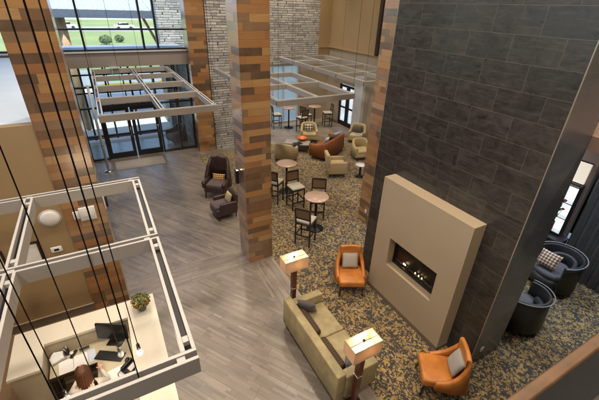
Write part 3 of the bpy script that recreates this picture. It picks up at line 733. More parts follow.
# gap plate under the left side
D('end_panel', (-1.66, 4.88, 0), (-1.63, 5.28, .717), M['dark_wood'])
D('work_edge', (-1.66, 4.815, .70), (-.99, 4.838, .762), M['dark_wood'])
D('work_edge', (-1.01, 2.4, .70), (-.992, 4.81, .762), M['dark_wood'])
bc = MB().b2((-5.0, .2, .0), (-.45, 6.98, .005)).build('office_carpet', simple('brown_carpet', (.17, .105, .055), .95, 0, .2, 30)); struct(bc)

mo = thing('computer_monitor', 'black computer monitor standing on the reception desk', 'monitor', (-.70, 5.12, .76), face(-.55, -.8) + R(6))
MB().box((0, 0, .29), (.52, .035, .32), bev=.008, rx=R(-6)).build('screen_housing', M['black_plastic'], mo)
MB().box((0, -.019, .29), (.485, .004, .285), rx=R(-6)).build('screen', M['screen'], mo)
MB().box((0, .03, .12), (.07, .03, .22)).box((0, .02, .008), (.26, .18, .016), bev=.006).build('stand', M['black_plastic'], mo)
kb = thing('keyboard', 'black keyboard on the reception desk in front of the monitor', 'keyboard', (-.80, 4.86, .762), R(-33))
MB().box((0, 0, .012), (.46, .17, .02), bev=.005).build('keyboard_body', M['black_plastic'], kb)
ks = MB()
for i in range(15):
    for j in range(5): ks.box((-.203 + i * .029, -.062 + j * .031, .026), (.023, .024, .01), bev=.002, seg=1)
ks.build('keys', M['key'], kb)
ph = thing('desk_phone', 'black desk phone with white panel beside the work surface edge', 'phone', (-.53, 4.45, .762), R(-60))
MB().box((0, 0, .04), (.2, .22, .06), rx=R(12), bev=.012).build('phone_body', M['black_plastic'], ph)
MB().box((-.07, 0, .095), (.05, .21, .035), rx=R(12), bev=.015, seg=3).build('handset', M['black_plastic'], ph)
MB().box((.04, .02, .078), (.09, .12, .008), rx=R(12)).build('key_panel', M['white'], ph)
MB().tube((-.07, -.1, .06), (-.09, -.16, .01), .006).tube((-.09, -.16, .01), (.02, -.2, .01), .006).build('cord', M['black_plastic'], ph)
def sheet(x, y, w, h, rz, label, m='paper', z=.764, n=1):
    p = MB()
    for i in range(n): p.box((random.uniform(-.004, .004), random.uniform(-.004, .004), i * .0016), (w, h, .0012), rz=random.uniform(-.02, .02) * (n > 1))
    o = p.build('paper_sheet', M[m], None, (x, y, z)); o.rotation_euler = (0, 0, rz); tag(o, label, 'paper', 'papers on the reception desk'); return o
sheet(-1.44, 4.98, .20, .27, R(4), 'white paper lying leftmost along the front edge of the work surface')
sheet(-1.23, 5.0, .20, .27, R(2), 'white paper in the middle of the row beside the clerk')
sheet(-1.065, 5.02, .11, .27, R(3), 'pale blue paper strip at the right end of the row', 'paper_blue')
sheet(-.72, 4.36, .36, .44, R(8), 'large white blotter sheet on the work surface near the phone', n=3)
sheet(-.7, 3.9, .3, .22, R(20), 'white form on the work surface beside the clerk')
hd = thing('paper_holder', 'pale curved stack of brochures in the corner of the desk', 'brochure holder', (-1.54, 5.16, .762), R(20))
for i in range(5):
    MB().box((-.02 + i * .008, .01 * i, .055 + .004 * i), (.19 - i * .012, .012, .11), rx=R(-28 - i * 6), rz=R(-8 * i)).build('brochure', M['paper' if i % 2 == 0 else 'paper_blue'], hd)
MB().box((0, 0, .01), (.2, .12, .02), bev=.004).build('tray', M['grey_plastic'], hd)
tp = thing('tape_dispenser', 'dark tape dispenser between the brochures and the row of papers', 'tape dispenser', (-1.33, 5.17, .762), R(60))
MB().prism([(-.08, -.02), (.08, -.02), (.08, .02), (-.08, .02)], 0, .03).box((-.03, 0, .05), (.06, .035, .05), bev=.012).build('dispenser_body', M['black_plastic'], tp)
MB().lathe([(0, -.009), (.028, -.009), (.028, .009), (0, .009)], (-.03, 0, .085), 16).build('tape_roll', M['white'], tp)
ms = thing('computer_mouse', 'black mouse at the right end of the keyboard', 'mouse', (-.56, 4.66, .762), R(-30))
MB().ball((0, 0, .012), .03, (1, 1.7, .55)).build('mouse_body', M['black_plastic'], ms)
MB().box((0, .03, .03), (.006, .014, .006), bev=.002).build('scroll_wheel', M['grey_plastic'], ms)
# desk clutter along the back ledge
for i, (x, m_, lb) in enumerate([(-1.17, 'grey_plastic', 'grey stapler on the work surface under the counter ledge')]):
    s_ = thing('stapler', lb, 'stapler', (x, 5.2, .762), R(10))
    MB().box((0, 0, .012), (.15, .035, .018), bev=.006).build('base', M[m_], s_); MB().box((0, 0, .045), (.15, .03, .025), ry=R(6), bev=.008).build('arm', M['black_plastic'], s_)
pc = thing('pen_cup', 'black pen cup beside the brochures', 'pen cup', (-1.42, 5.23, .762))
MB().lathe([(0, 0), (.035, 0), (.038, .1), (.034, .1), (.032, .006), (0, .006)], n=18).build('cup', M['black_plastic'], pc)
for i in range(5): MB().tube((0, 0, .01), (.03 * math.cos(i * 1.3), .03 * math.sin(i * 1.3), .16), .004, n=6).build('pen', M['white' if i % 2 else 'black_plastic'], pc)

# plant
pl = thing('potted_plant', 'bushy green and orange plant in a slate pot on the counter corner', 'plant', (-.17, 5.36, 1.1))
MB().lathe([(0, 0), (.065, 0), (.09, .12), (.08, .12), (.06, .02), (0, .02)], n=20).build('pot', M['pot'], pl)
MB().lathe([(0, .105), (.082, .105)], n=20).build('soil', M['base_trim'], pl)
def leaves(mb, n, r, cz, sz, flat=.75):
    for _ in range(n):
        d = Vector((random.gauss(0, 1), random.gauss(0, 1), random.gauss(0, .8))).normalized(); k = random.uniform(.45, 1.0) ** .5
        p = Vector((d.x * r * k, d.y * r * k, cz + d.z * r * k * flat))
        nrm = (d + Vector((random.uniform(-.6, .6), random.uniform(-.6, .6), random.uniform(0, 1.0)))).normalized()
        t = nrm.orthogonal().normalized(); t.rotate(Matrix.Rotation(random.uniform(0, 6.28), 3, nrm)); b = nrm.cross(t)
        s = sz * random.uniform(.6, 1.3)
        vs = [mb.bm.verts.new(p + q) for q in (-t * s, b * s * .42 + nrm * s * .1, t * s * 1.05 - nrm * s * .15, -b * s * .42 + nrm * s * .1)]
        mb.bm.faces.new((vs[0], vs[1], vs[2])); mb.bm.faces.new((vs[0], vs[2], vs[3]))
for nm, mk, n in (('foliage', 'leafg', 520), ('orange_leaves', 'leafo', 170), ('yellow_leaves', 'leafy', 90)):
    mb = MB(); leaves(mb, n, .165 if nm == 'foliage' else .17, .21, .026); mb.build(nm, M[mk], pl)
st_ = MB()
for i in range(12):
    a = i * .53; st_.tube((0, 0, .1), (.08 * math.cos(a), .08 * math.sin(a), .2), .004, n=5)
st_.build('stems', M['leafg'], pl)

# office chair
oc = thing('office_chair', 'brown office chair carrying the seated clerk', 'chair', (-1.08, 4.14, 0), 0)
MB().box((0, 0, .47), (.5, .5, .09), bev=.035, seg=3).build('seat', leather('brown_chair_leather', (.07, .03, .018)), oc)
MB().box((0, -.27, .72), (.46, .07, .42), bev=.03, seg=3, rx=R(8)).build('backrest', bpy.data.materials['brown_chair_leather'], oc)
for sx in (-1, 1): MB().tube((sx * .27, -.1, .48), (sx * .27, -.1, .66), .014).box((sx * .27, -.02, .67), (.06, .28, .03), bev=.01).build('armrest', M['black_plastic'], oc)
MB().tube((0, 0, .1), (0, 0, .43), .025).tube((0, -.25, .45), (0, -.28, .6), .02).build('column', M['black_metal'], oc)
for k in range(5):
    a = k * 2 * PI / 5; L = MB().tube((0, 0, .1), (.3 * math.cos(a), .3 * math.sin(a), .07), .02, .014).build('leg', M['black_metal'], oc)
    MB().ball((.3 * math.cos(a), .3 * math.sin(a), .035), .033, (1, .6, 1)).build('caster', M['black_plastic'], L)

# ---------------------------------------------------------------- seated person
def person():
    root = thing('person', 'clerk with long brown hair in a white blouse seated at the reception desk', 'person', (-1.08, 4.16, .04), R(0))
    J = {}; E_ = []; V_ = []; Rr = []
    def v(n, p, r): J[n] = len(V_); V_.append(p); Rr.append(r if isinstance(r, tuple) else (r, r))
    def e(a, b): E_.append((J[a], J[b]))
    v('pel', (0, -.05, .58), (.165, .12)); v('waist', (0, -.04, .74), (.135, .10)); v('chest', (0, .0, .93), (.155, .11)); v('ush', (0, .015, 1.05), (.12, .085)); v('neck', (0, .03, 1.13), (.052, .055)); v('skull', (0, .055, 1.19), (.055, .06))
    for a, b in zip(('pel', 'waist', 'chest', 'ush', 'neck'), ('waist', 'chest', 'ush', 'neck', 'skull')): e(a, b)
    for s, n in ((-1, 'l'), (1, 'r')):
        v('sh' + n, (s * .17, .01, 1.04), .062); v('el' + n, (s * .25, .16, .84), .043); v('wr' + n, (s * .16, .42, .81), .027)
        v('pm' + n, (s * .145, .475, .805), (.035, .016)); v('pk' + n, (s * .14, .51, .803), (.036, .013))
        e('ush', 'sh' + n); e('sh' + n, 'el' + n); e('el' + n, 'wr' + n); e('wr' + n, 'pm' + n); e('pm' + n, 'pk' + n)
        for k, (dx, L) in enumerate(((-.026, .062), (-.009, .073), (.009, .068), (.026, .052))):
            a, b, c = 'f%d%s' % (k, n), 'g%d%s' % (k, n), 'h%d%s' % (k, n)
            x0 = s * .14 + dx
            v(a, (x0, .53, .806), .0095); v(b, (x0 + dx * .15, .53 + L * .5, .803), .0085); v(c, (x0 + dx * .2, .53 + L, .788), .007)
            e('pk' + n, a); e(a, b); e(b, c)
        v('t0' + n, (s * .14 - s * .035, .485, .80), .011); v('t1' + n, (s * .14 - s * .058, .52, .793), .009); e('pm' + n, 't0' + n); e('t0' + n, 't1' + n)
        v('hip' + n, (s * .10, .02, .565), .095); v('kn' + n, (s * .12, .42, .55), .062); v('an' + n, (s * .12, .46, .12), .04); v('he' + n, (s * .12, .47, .06), .042); v('to' + n, (s * .13, .62, .04), (.042, .028))
        e('pel', 'hip' + n); e('hip' + n, 'kn' + n); e('kn' + n, 'an' + n); e('an' + n, 'he' + n); e('he' + n, 'to' + n)
    me = bpy.data.meshes.new('b0'); me.from_pydata(V_, E_, [])
    ob = bpy.data.objects.new('b0', me); COL.objects.link(ob)
    ob.modifiers.new('Skin', 'SKIN')
    for i, r in enumerate(Rr): me.skin_vertices[0].data[i].radius = r
    me.skin_vertices[0].data[0].use_root = True
    sb = ob.modifiers.new('Sub', 'SUBSURF'); sb.levels = 2; sb.render_levels = 2
    dg = bpy.context.evaluated_depsgraph_get(); m2 = bpy.data.meshes.new_from_object(ob.evaluated_get(dg))
    bpy.data.objects.remove(ob)
    # head joined on the same mesh
    bm = bmesh.new(); bm.from_mesh(m2)
    h = bmesh.new(); bmesh.ops.create_icosphere(h, subdivisions=4, radius=1)
    for q in h.verts:
        c = q.co.copy(); x, y, z = c
        w = .074 * (1 - .18 * max(0, -z) ** 1.5); q.co = Vector((x * w, y * (.094 - .012 * max(0, -z)), z * .115))
        if y > .3:
            q.co.y += .018 * math.exp(-((x / .16) ** 2 + ((z + .12) / .18) ** 2)) + .006 * math.exp(-((x / .3) ** 2 + ((z + .45) / .1) ** 2))
            q.co.y -= .009 * (math.exp(-(((x - .38) / .16) ** 2 + ((z - .08) / .12) ** 2)) + math.exp(-(((x + .38) / .16) ** 2 + ((z - .08) / .12) ** 2)))
    tmp = bpy.data.meshes.new('h'); 
    rot = Matrix.Translation((0, .085, 1.27)) @ Matrix.Rotation(R(-18), 4, 'X')
    bmesh.ops.transform(h, matrix=rot, verts=h.verts); h.to_mesh(tmp); h.free(); bm.from_mesh(tmp)
    for f in bm.faces:
        c = f.calc_center_median(); f.smooth = True
        if c.z > 1.10: f.material_index = 0
        elif c.y > .40 and c.z > .7: f.material_index = 0
        elif c.z > .62 and (c.y < .40): f.material_index = 1
        elif c.z < .08: f.material_index = 3
        else: f.material_index = 2
    out = bpy.data.meshes.new('body'); bm.to_mesh(out); bm.free()
    for k in ('skin', 'shirt', 'trouser', 'black_plastic'): out.materials.append(M[k])
    b = bpy.data.objects.new('body', out); COL.objects.link(b); b.parent = root
    eyes = MB()
    for s in (-1, 1): eyes.ball((s * .03, .165, 1.255), .011)
    eyes.build('eyes', M['white'], root)
    hm = MB()
    def hair_pt(a, t, k):
        # a around the head (0 = back), t 0 crown .. 1 tip
        if t < .4:
            u = t / .4 * PI * .5
            return Vector((math.sin(a) * .09 * math.sin(u), -math.cos(a) * .108 * math.sin(u), .128 * math.cos(u))) + Vector((0, .07, 1.285))
        w = (t - .4) / .6
        rr = 1 + .12 * math.sin(w * 3)
        return Vector((math.sin(a) * .09 * rr * (1 + k * .1), -math.cos(a) * .108 * rr - w * .01, -.34 * w)) + Vector((0, .07 - w * .03, 1.285))
    rows = []
    NA, NTt = 44, 16
    for i in range(NA + 1):
        a = -2.25 + 4.5 * i / NA; k = math.sin(i * 2.4) * .5 + random.uniform(-.3, .3)
        tipcut = .9 - .35 * (abs(a) / 2.25) ** 2 + random.uniform(-.05, .05)
        rows.append([hm.bm.verts.new(hair_pt(a, tipcut * j / NTt, k) + Vector((math.sin(a), -math.cos(a), 0)) * (.006 * math.sin(i * 1.9 + j * .5))) for j in range(NTt + 1)])
    for A_, B_ in zip(rows, rows[1:]):
        for j in range(NTt):
            f = hm.bm.faces.new((A_[j], A_[j + 1], B_[j + 1], B_[j])); f.smooth = True
    ho = hm.build('hair', M['hair'], root); sm = ho.modifiers.new('Solid', 'SOLIDIFY'); sm.thickness = .012
    return root
person()

# ---------------------------------------------------------------- things on the reception wall and pillar
cl = thing('wall_speaker', 'round white domed fitting high on the tan reception wall', 'wall speaker', (-1.33, 7.02, 2.42))
bm_ = MB(); bm_.lathe([(0, .045), (.10, .04), (.155, .02), (.165, 0), (0, 0)]); bmesh.ops.rotate(bm_.bm, matrix=Matrix.Rotation(R(90), 3, 'X'), verts=bm_.bm.verts); bm_.build('dome', M['white'], cl)
bm_ = MB(); bm_.lathe([(.165, 0), (.18, .0), (.18, .012), (.165, .014)]); bmesh.ops.rotate(bm_.bm, matrix=Matrix.Rotation(R(90), 3, 'X'), verts=bm_.bm.verts); bm_.build('rim', M['trim_grey'], cl)
th = thing('thermostat', 'small white thermostat with a dark display on the tan wall', 'thermostat', (-1.4, 7.02, 1.74))
MB().box((0, -.015, 0), (.19, .03, .13), bev=.02, seg=3).build('case', M['white'], th); MB().box((0, -.031, 0), (.08, .004, .045)).build('display', M['screen'], th)
ap = thing('access_panel', 'white box with a smaller box at its side on the reception pillar', 'control box', (-.74, 6.99, 2.4))
MB().box((.02, -.025, 0), (.27, .05, .27), bev=.006).build('box_body', M['white'], ap); MB().box((-.17, -.02, 0), (.10, .035, .16), bev=.005).build('side_box', M['white'], ap)
MB().box((.02, -.052, .02), (.16, .004, .12)).build('label_plate', M['paper'], ap)
al = thing('wall_phone', 'white and black wall phone on the right side of the reception pillar', 'phone', (-.43, 7.15, 2.5))
MB().box((.02, 0, 0), (.03, .14, .3), bev=.01).build('back_plate', M['white'], al); MB().box((.055, 0, -.01), (.05, .07, .24), bev=.02, seg=3).build('handset', M['black_plastic'], al)
def picture(x, z, w, h, label):
    p = thing('framed_notice', label, 'picture', (x, 7.01, z), 0, 'framed notices on the reception wall')
    f = MB(); t = .035
    f.b2((-w / 2, -.03, -h / 2), (-w / 2 + t, 0, h / 2)).b2((w / 2 - t, -.03, -h / 2), (w / 2, 0, h / 2)).b2((-w / 2 + t, -.03, h / 2 - t), (w / 2 - t, 0, h / 2)).b2((-w / 2 + t, -.03, -h / 2), (w / 2 - t, 0, -h / 2 + t))
    f.build('frame', M['dark_wood'], p); MB().b2((-w / 2 + t, -.012, -h / 2 + t), (w / 2 - t, -.004, h / 2 - t)).build('sheet', M['paper'] if x > -2 else M['counter'], p)
picture(-1.83, 1.76, .40, .52, 'white notice in a dark frame left of the thermostat')
picture(-2.38, 1.72, .38, .5, 'cream notice in a dark frame at the left edge of the tan wall')

# ---------------------------------------------------------------- seating
def legs(root, pts, h, r0, r1, m, nm='leg', splay=.0, sq=False):
    for x, y in pts:
        mb = MB(); 
        if sq: mb.box((x, y, h / 2), (r0 * 2, r0 * 2, h), bev=.003, seg=1)
        else: mb.tube((x * (1 + splay), y * (1 + splay), 0), (x, y, h), r1, r0)
        mb.build(nm, m, root)

# sofa : local -Y front, origin at floor centre; length along X
sf = thing('olive_sofa', 'olive green track arm sofa with two brown bolsters', 'sofa', (2.80, 3.745, 0), face(1, 0) )
L2, D2 = 1.0, .43
MB().box((0, 0, .22), (2 * L2 - .02, 2 * D2 - .02, .20), bev=.02).build('base', M['olive'], sf)
MB().box((0, D2 - .085, .445), (2 * L2, .17, .66), bev=.025, seg=3).build('backrest', M['olive'], sf)
for sx in (-1, 1):
    MB().box((sx * (L2 - .085), -.088, .395), (.17, 2 * D2 - .18, .55), bev=.025, seg=3).build('armrest', M['olive'], sf)
    MB().box((sx * .412, -.09, .385), (.815, .665, .17), bev=.035, seg=3).build('seat_cushion', M['olive'], sf)
legs(sf, [(sx * .92, sy * .36) for sx in (-1, 1) for sy in (-1, 1)], .12, .025, .025, M['dark_wood'], sq=True)
def w_of(root, p):
    a = root.rotation_euler.z; return (root.location.x + p[0] * math.cos(a) - p[1] * math.sin(a), root.location.y + p[0] * math.sin(a) + p[1] * math.cos(a), p[2])
def bolster(px, label):
    b = MB(); b.lathe([(0, -.34), (.07, -.335), (.085, -.30), (.088, 0), (.085, .30), (.07, .335), (0, .34)], n=20)
    bmesh.ops.rotate(b.bm, matrix=Matrix.Rotation(R(90), 3, 'X'), verts=b.bm.verts)
    o = b.build('bolster_cushion', M['bolster'], None, w_of(sf, (px, .155, .56))); tag(o, label, 'cushion', 'bolsters on the olive sofa')
bolster(.40, 'brown striped bolster on the far half of the olive sofa')
bolster(-.42, 'brown striped bolster on the near half of the olive sofa')
o = MB().pillow((0, 0, 0), .40, .38, .15).build('throw_pillow', M['dk_pillow'], None, w_of(sf, (.70, .03, .65))); o.rotation_euler = (R(-28), 0, sf.rotation_euler.z + R(42)); tag(o, 'mauve grey pillow at the far end of the olive sofa', 'pillow')
o = MB().pillow((0, 0, 0), .32, .3, .12).build('throw_pillow', M['charcoal_seat'], None, w_of(sf, (-.74, -.02, .60))); o.rotation_euler = (R(-35), 0, sf.rotation_euler.z - R(40)); tag(o, 'charcoal pillow behind the lamp shade at the near end of the olive sofa', 'pillow')

# floor lamps
def lamp(x, y, label):
    l = thing('floor_lamp', label, 'lamp', (x, y, 0), 0, 'floor lamps at the ends of the olive sofa')
    MB().box((0, 0, .012), (.28, .22, .024), bev=.005).build('base', M['dark_wood'], l)
    p = MB(); 
    bm2 = bmesh.new(); bmesh.ops.create_cone(bm2, cap_ends=True, segments=4, radius1=.055, radius2=.072, depth=1.28)
    p.merge(bm2, Matrix.Translation((0, 0, .664)) @ Matrix.Rotation(R(45), 4, 'Z')); p.build('post', M['lamp_wood'], l)
    MB().box((0, 0, .78), (.112, .112, .02), bev=.003).box((0, 0, 1.31), (.05, .05, .03)).build('metal_collar', M['nickel'], l)
    w, d, t = .52, .27, .006; z0, z1 = 1.33, 1.60
    s = MB(); s.b2((-w / 2, -d / 2, z0), (w / 2, -d / 2 + t, z1)).b2((-w / 2, d / 2 - t, z0), (w / 2, d / 2, z1)).b2((-w / 2, -d / 2 + t, z0), (-w / 2 + t, d / 2 - t, z1)).b2((w / 2 - t, -d / 2 + t, z0), (w / 2, d / 2 - t, z1))
    so_ = s.build('lamp_shade', M['shade'], l)
    e = MB(); e.b2((-w / 2 - .002, -d / 2 - .002, z1 - .004), (w / 2 + .002, -d / 2 + t, z1 + .004)).b2((-w / 2 - .002, d / 2 - t, z1 - .004), (w / 2 + .002, d / 2 + .002, z1 + .004)).build('shade_rim', M['cream'], so_)
    MB().b2((-w / 2 + t, -.004, z1 - .03), (w / 2 - t, .004, z1 - .025)).lathe([(0, z1 - .03), (.02, z1 - .03), (.02, z1 + .01), (0, z1 + .012)], n=12).b2((-.003, -d / 2 + t, z1 - .03), (.003, d / 2 - t, z1 - .026)).build('spider', M['bronze'], l)
    MB().b2((-w / 2 + t + .001, -d / 2 + t + .001, z0 + .01), (w / 2 - t - .001, d / 2 - t - .001, z0 + .014)).build('diffuser', simple('shade_liner', (.78, .66, .5), .8), l)
    for sx in (-.0,):
        MB().lathe([(0, 1.36), (.015, 1.37), (.018, 1.41), (0, 1.42)], (sx, -.05, 0), 12).build('socket', M['nickel'], l)
        MB().ball((sx, -.05, 1.46), .034, (1, 1, 1.25)).build('bulb', M['bulb'], l)
    li = bpy.data.lights.new('lamp_glow', 'POINT'); li.energy = 1.9; li.color = (1, .84, .62); li.shadow_soft_size = .045
    lo = bpy.data.objects.new('lamp_glow', li); COL.objects.link(lo); lo.parent = l; lo.location = (.04, .03, 1.53)
    return l
lamp(2.70, 4.92, 'floor lamp with box shade behind the far arm of the olive sofa')
lamp(2.70, 2.655, 'floor lamp with box shade at the near arm of the olive sofa')

# orange chairs
def orange_chair(label, loc, rz):
    c = thing('orange_chair', label, 'armchair', loc, rz, 'orange leather chairs by the fireplace')
    MB().box((0, -.03, .37), (.60, .66, .17), bev=.045, seg=3).build('seat', M['orange'], c)
    sh = MB(); sh.wrap([(-.315, -.16), (-.335, .06), (-.335, .22), (-.30, .345), (-.15, .375), (0, .38), (.15, .375), (.30, .345), (.335, .22), (.335, .06), (.315, -.16)], [.30] * 11,
        [.46, .54, .72, 1.0, 1.05, 1.055, 1.05, 1.0, .72, .54, .46], .085, 44, lean=.13)
    b = sh.build('backrest', M['orange'], c)
    MB().ball((0, .345, .83), .012).ball((-.12, .34, .83), .01).ball((.12, .34, .83), .01).build('button', M['orange'], b)
    for x, y in [(-.25, -.30), (.25, -.30), (-.24, .28), (.24, .28)]:
        MB().tube((x * 1.08, y * 1.12, 0), (x, y, .30), .012, .021).build('leg', M['dark_wood'], c)
    return c
oa = orange_chair('orange leather chair facing the sofa beside the far edge of the fireplace', (4.33, 5.07, 0), face(-.46, -.89))
ob_ = orange_chair('orange leather chair seen from above at the near end of the fireplace', (4.27, 2.24, 0), face(-.80, .60))
for ch, lb, mk in ((oa, 'square grey pillow on the far orange chair', 'grey_pillow'), (ob_, 'square silver pillow on the near orange chair', 'silver_pillow')):
    o = MB().pillow((0, 0, 0), .40, .40, .13).build('throw_pillow', M[mk], None, w_of(ch, (0, .20, .66))); o.rotation_euler = (R(-22), 0, ch.rotation_euler.z); tag(o, lb, 'pillow', 'pillows on the orange chairs')

# round bar tables
def bar_table(label, loc, r=.36, h=1.12):
    t = thing('bar_table', label, 'table', loc, 0, 'round pedestal bar tables')
    MB().lathe([(0, h - .035), (r - .01, h - .035), (r, h - .025), (r, h - .006), (r - .006, h), (0, h)], n=40).build('tabletop', M['tabletop'], t)
    MB().lathe([(0, .05), (.05, .05), (.04, .1), (.04, h - .06), (.12, h - .036), (0, h - .036)], n=20).build('pedestal', M['black_metal'], t)
    MB().lathe([(0, 0), (.26, 0), (.265, .012), (.1, .035), (.05, .05), (0, .05)], n=32).build('base', M['black_metal'], t)
    return t
bt = bar_table('round brown bar table nearest the camera, between three stools', (4.90, 7.66, 0))
def copy_t(loc, label): return dup(bt, loc, 0, label)
copy_t((5.22, 10.25, 0), 'round brown bar table beside the middle wood pillar')
copy_t((8.8, 17.1, 0), 'dark bar table before the frosted window wall')
copy_t((10.3, 16.85, 0), 'round bar table at the back near the patio doors')

def bar_stool(label, loc, rz):
    s = thing('bar_stool', label, 'stool', loc, rz, 'dark wood bar stools with cane backs')
    for sx in (-1, 1):
        MB().box((sx * .20, -.19, .33), (.035, .035, .66), bev=.004, seg=1).build('leg', M['dark_wood'], s)
        MB().box((sx * .20, .20, .36), (.035, .035, .72), bev=.004, seg=1).box((sx * .20, .222, .90), (.035, .033, .38), rx=R(-7), bev=.004, seg=1).build('leg', M['dark_wood'], s)
    MB().box((0, -.19, .24), (.365, .025, .03)).box((-.20, 0, .30), (.025, .355, .03)).box((.20, 0, .30), (.025, .355, .03)).box((0, .2, .3), (.365, .025, .03)).build('stretcher', M['dark_wood'], s)
    MB().box((0, .0, .635), (.43, .42, .05), bev=.006, seg=1).build('seat_frame', M['dark_wood'], s)
    MB().box((0, -.01, .685), (.43, .42, .055), bev=.022, seg=3).build('seat', M['seat_cream'], s)
    MB().box((0, .243, 1.07), (.37, .03, .04), rx=R(-7)).build('back_rail', M['dark_wood'], s); MB().box((0, .212, .80), (.37, .03, .04), rx=R(-7)).build('back_rail', M['dark_wood'], s)
    MB().box((0, .228, .935), (.368, .012, .235), rx=R(-7)).build('cane_panel', M['cane'], s)
    return s
s0 = bar_stool('dark stool nearest the camera at the near bar table', (4.28, 7.17, 0), face(.8, .6)); s0.scale = (1.08, 1.08, 1.14)
dup(s0, (5.33, 8.25, 0), face(-.55, -.8), 'dark stool on the right of the near bar table, facing the camera')
dup(s0, (4.98, 9.1, 0), face(.02, -1), 'dark stool between the two round brown bar tables')
dup(s0, (4.52, 9.75, 0), face(.75, .6), 'dark stool half hidden by the middle wood pillar')
dup(s0, (8.15, 17.3, 0), face(1, -.2), 'dark stool left of the far table by the frosted window')
dup(s0, (9.15, 16.2, 0), face(-.2, 1), 'dark stool before the frosted window, its back to the lounge')
dup(s0, (9.6, 16.6, 0), face(.9, .3), 'dark stool left of the back table near the patio doors')
dup(s0, (10.95, 16.5, 0), face(-1, .3), 'dark stool right of the back table near the patio doors')

# tub / lounge chairs
def tub_chair(name, label, loc, rz, m, mseat, back=.82, arm=.6, w=.36, legm='dark_wood', group=None, depth=.34):
    c = thing(name, label, 'armchair', loc, rz, group)
    MB().wrap([(-w, -depth), (-w, 0), (-w * .88, depth * .8), (-w * .4, depth * 1.08), (0, depth * 1.12), (w * .4, depth * 1.08), (w * .88, depth * .8), (w, 0), (w, -depth)],
              [.16] * 9, [arm, arm + .02, back - .04, back, back, back, back - .04, arm + .02, arm], .11, 36, lean=.05).build('backrest', M[m], c)
    MB().box((0, -.03, .24), (2 * w - .1, 2 * depth, .16), bev=.01).build('base', M[m], c)
    MB().box((0, -.04, .38), (2 * w - .11, 2 * depth - .02, .14), bev=.04, seg=3).build('seat', M[mseat], c)
    legs(c, [(sx * (w - .06), sy * (depth - .03)) for sx in (-1, 1) for sy in (-1, 1)], .17, .02, .014, M[legm])
    return c
g = 'tan lounge chairs around the coffee table'
tub_chair('lounge_chair', 'tan lounge chair with its back to the camera beside the coffee table', (6.55, 12.95, 0), face(.72, .7), 'tanfab', 'tanfab', .85, .6, .42, group=g)
ta = tub_chair('lounge_chair', 'tan lounge chair with a dark patterned pillow at the far side of the coffee table', (8.75, 14.75, 0), face(-.45, -.9), 'tanfab', 'tanfab', .88, .6, .40, group=g)
tb = tub_chair('lounge_chair', 'tan lounge chair with a cream seat in front of the patio doors', (10.9, 13.6, 0), face(-.75, -.65), 'tanfab', 'cream', .88, .6, .38, group=g)
tub_chair('lounge_chair', 'tan lounge chair half hidden by the wood pillar beyond the tiled wall', (9.75, 11.75, 0), face(-.2, -1), 'tanfab', 'tanfab', .85, .6, .38, group=g)
o = MB().pillow((0, 0, 0), .42, .36, .14).build('throw_pillow', M['bw_pat'], None, w_of(ta, (0, .14, .63))); o.rotation_euler = (R(-20), 0, ta.rotation_euler.z); tag(o, 'dark patterned pillow on the far tan lounge chair', 'pillow')
o = MB().pillow((0, 0, 0), .42, .36, .14).build('throw_pillow', M['dk_pillow'], None, w_of(tb, (0, .14, .63))); o.rotation_euler = (R(-20), 0, tb.rotation_euler.z); tag(o, 'mauve pillow on the cream seated tan chair', 'pillow')

# striped armchair with box arms
sa = thing('striped_armchair', 'striped tan armchair turned side on, beyond the near bar table', 'armchair', (7.68, 10.72, 0), face(.92, -.36)); sa.scale = (1.06, 1.06, 1.06)
MB().box((0, 0, .27), (.66, .68, .26), bev=.02).build('base', M['stripe'], sa)
MB().box((0, -.04, .45), (.50, .60, .12), bev=.035, seg=3).build('seat', M['tanfab'], sa)
for sx in (-1, 1): MB().box((sx * .31, -.03, .40), (.12, .66, .46), bev=.03, seg=3).build('armrest', M['stripe'], sa)
MB().box((0, .31, .58), (.60, .13, .66), bev=.04, seg=3, rx=R(-10)).build('backrest', M['tanfab'], sa)
legs(sa, [(sx * .28, sy * .28) for sx in (-1, 1) for sy in (-1, 1)], .15, .022, .014, M['dark_wood'])

# rust settee
se = thing('rust_settee', 'rust leather settee seen from behind by the coffee table', 'sofa', (8.62, 12.8, 0), face(-.50, .86)); se.scale = (1.1, 1.1, 1.05)
MB().box((0, -.02, .28), (1.66, .74, .24), bev=.03, seg=2).build('base', M['rust'], se)
MB().box((0, -.06, .44), (1.48, .64, .13), bev=.04, seg=3).build('seat', M['rust'], se)
MB().wrap([(-.85, -.38), (-.86, .0), (-.84, .30), (-.6, .38), (0, .42), (.6, .38), (.84, .30), (.86, 0), (.85, -.38)], [.16] * 9, [.66, .70, .80, .83, .84, .83, .80, .70, .66], .11, 44, lean=.06).build('backrest', M['rust'], se)
legs(se, [(sx * .74, sy * .3) for sx in (-1, 1) for sy in (-1, 1)], .17, .025, .016, M['dark_wood'])
for px, mk, lb in ((-.50, 'blue_pillow', 'pale blue pillow on the rust settee'), (.0, 'brown_pillow', 'brown pillow in the middle of the rust settee'), (.45, 'blue_pillow', 'pale pillow at the patio end of the rust settee')):
    o = MB().pillow((0, 0, 0), .46, .44, .16).build('throw_pillow', M[mk], None, w_of(se, (px, .12, .74))); o.rotation_euler = (R(-24), 0, se.rotation_euler.z + R(px * 20)); tag(o, lb, 'pillow', 'pillows on the rust settee')
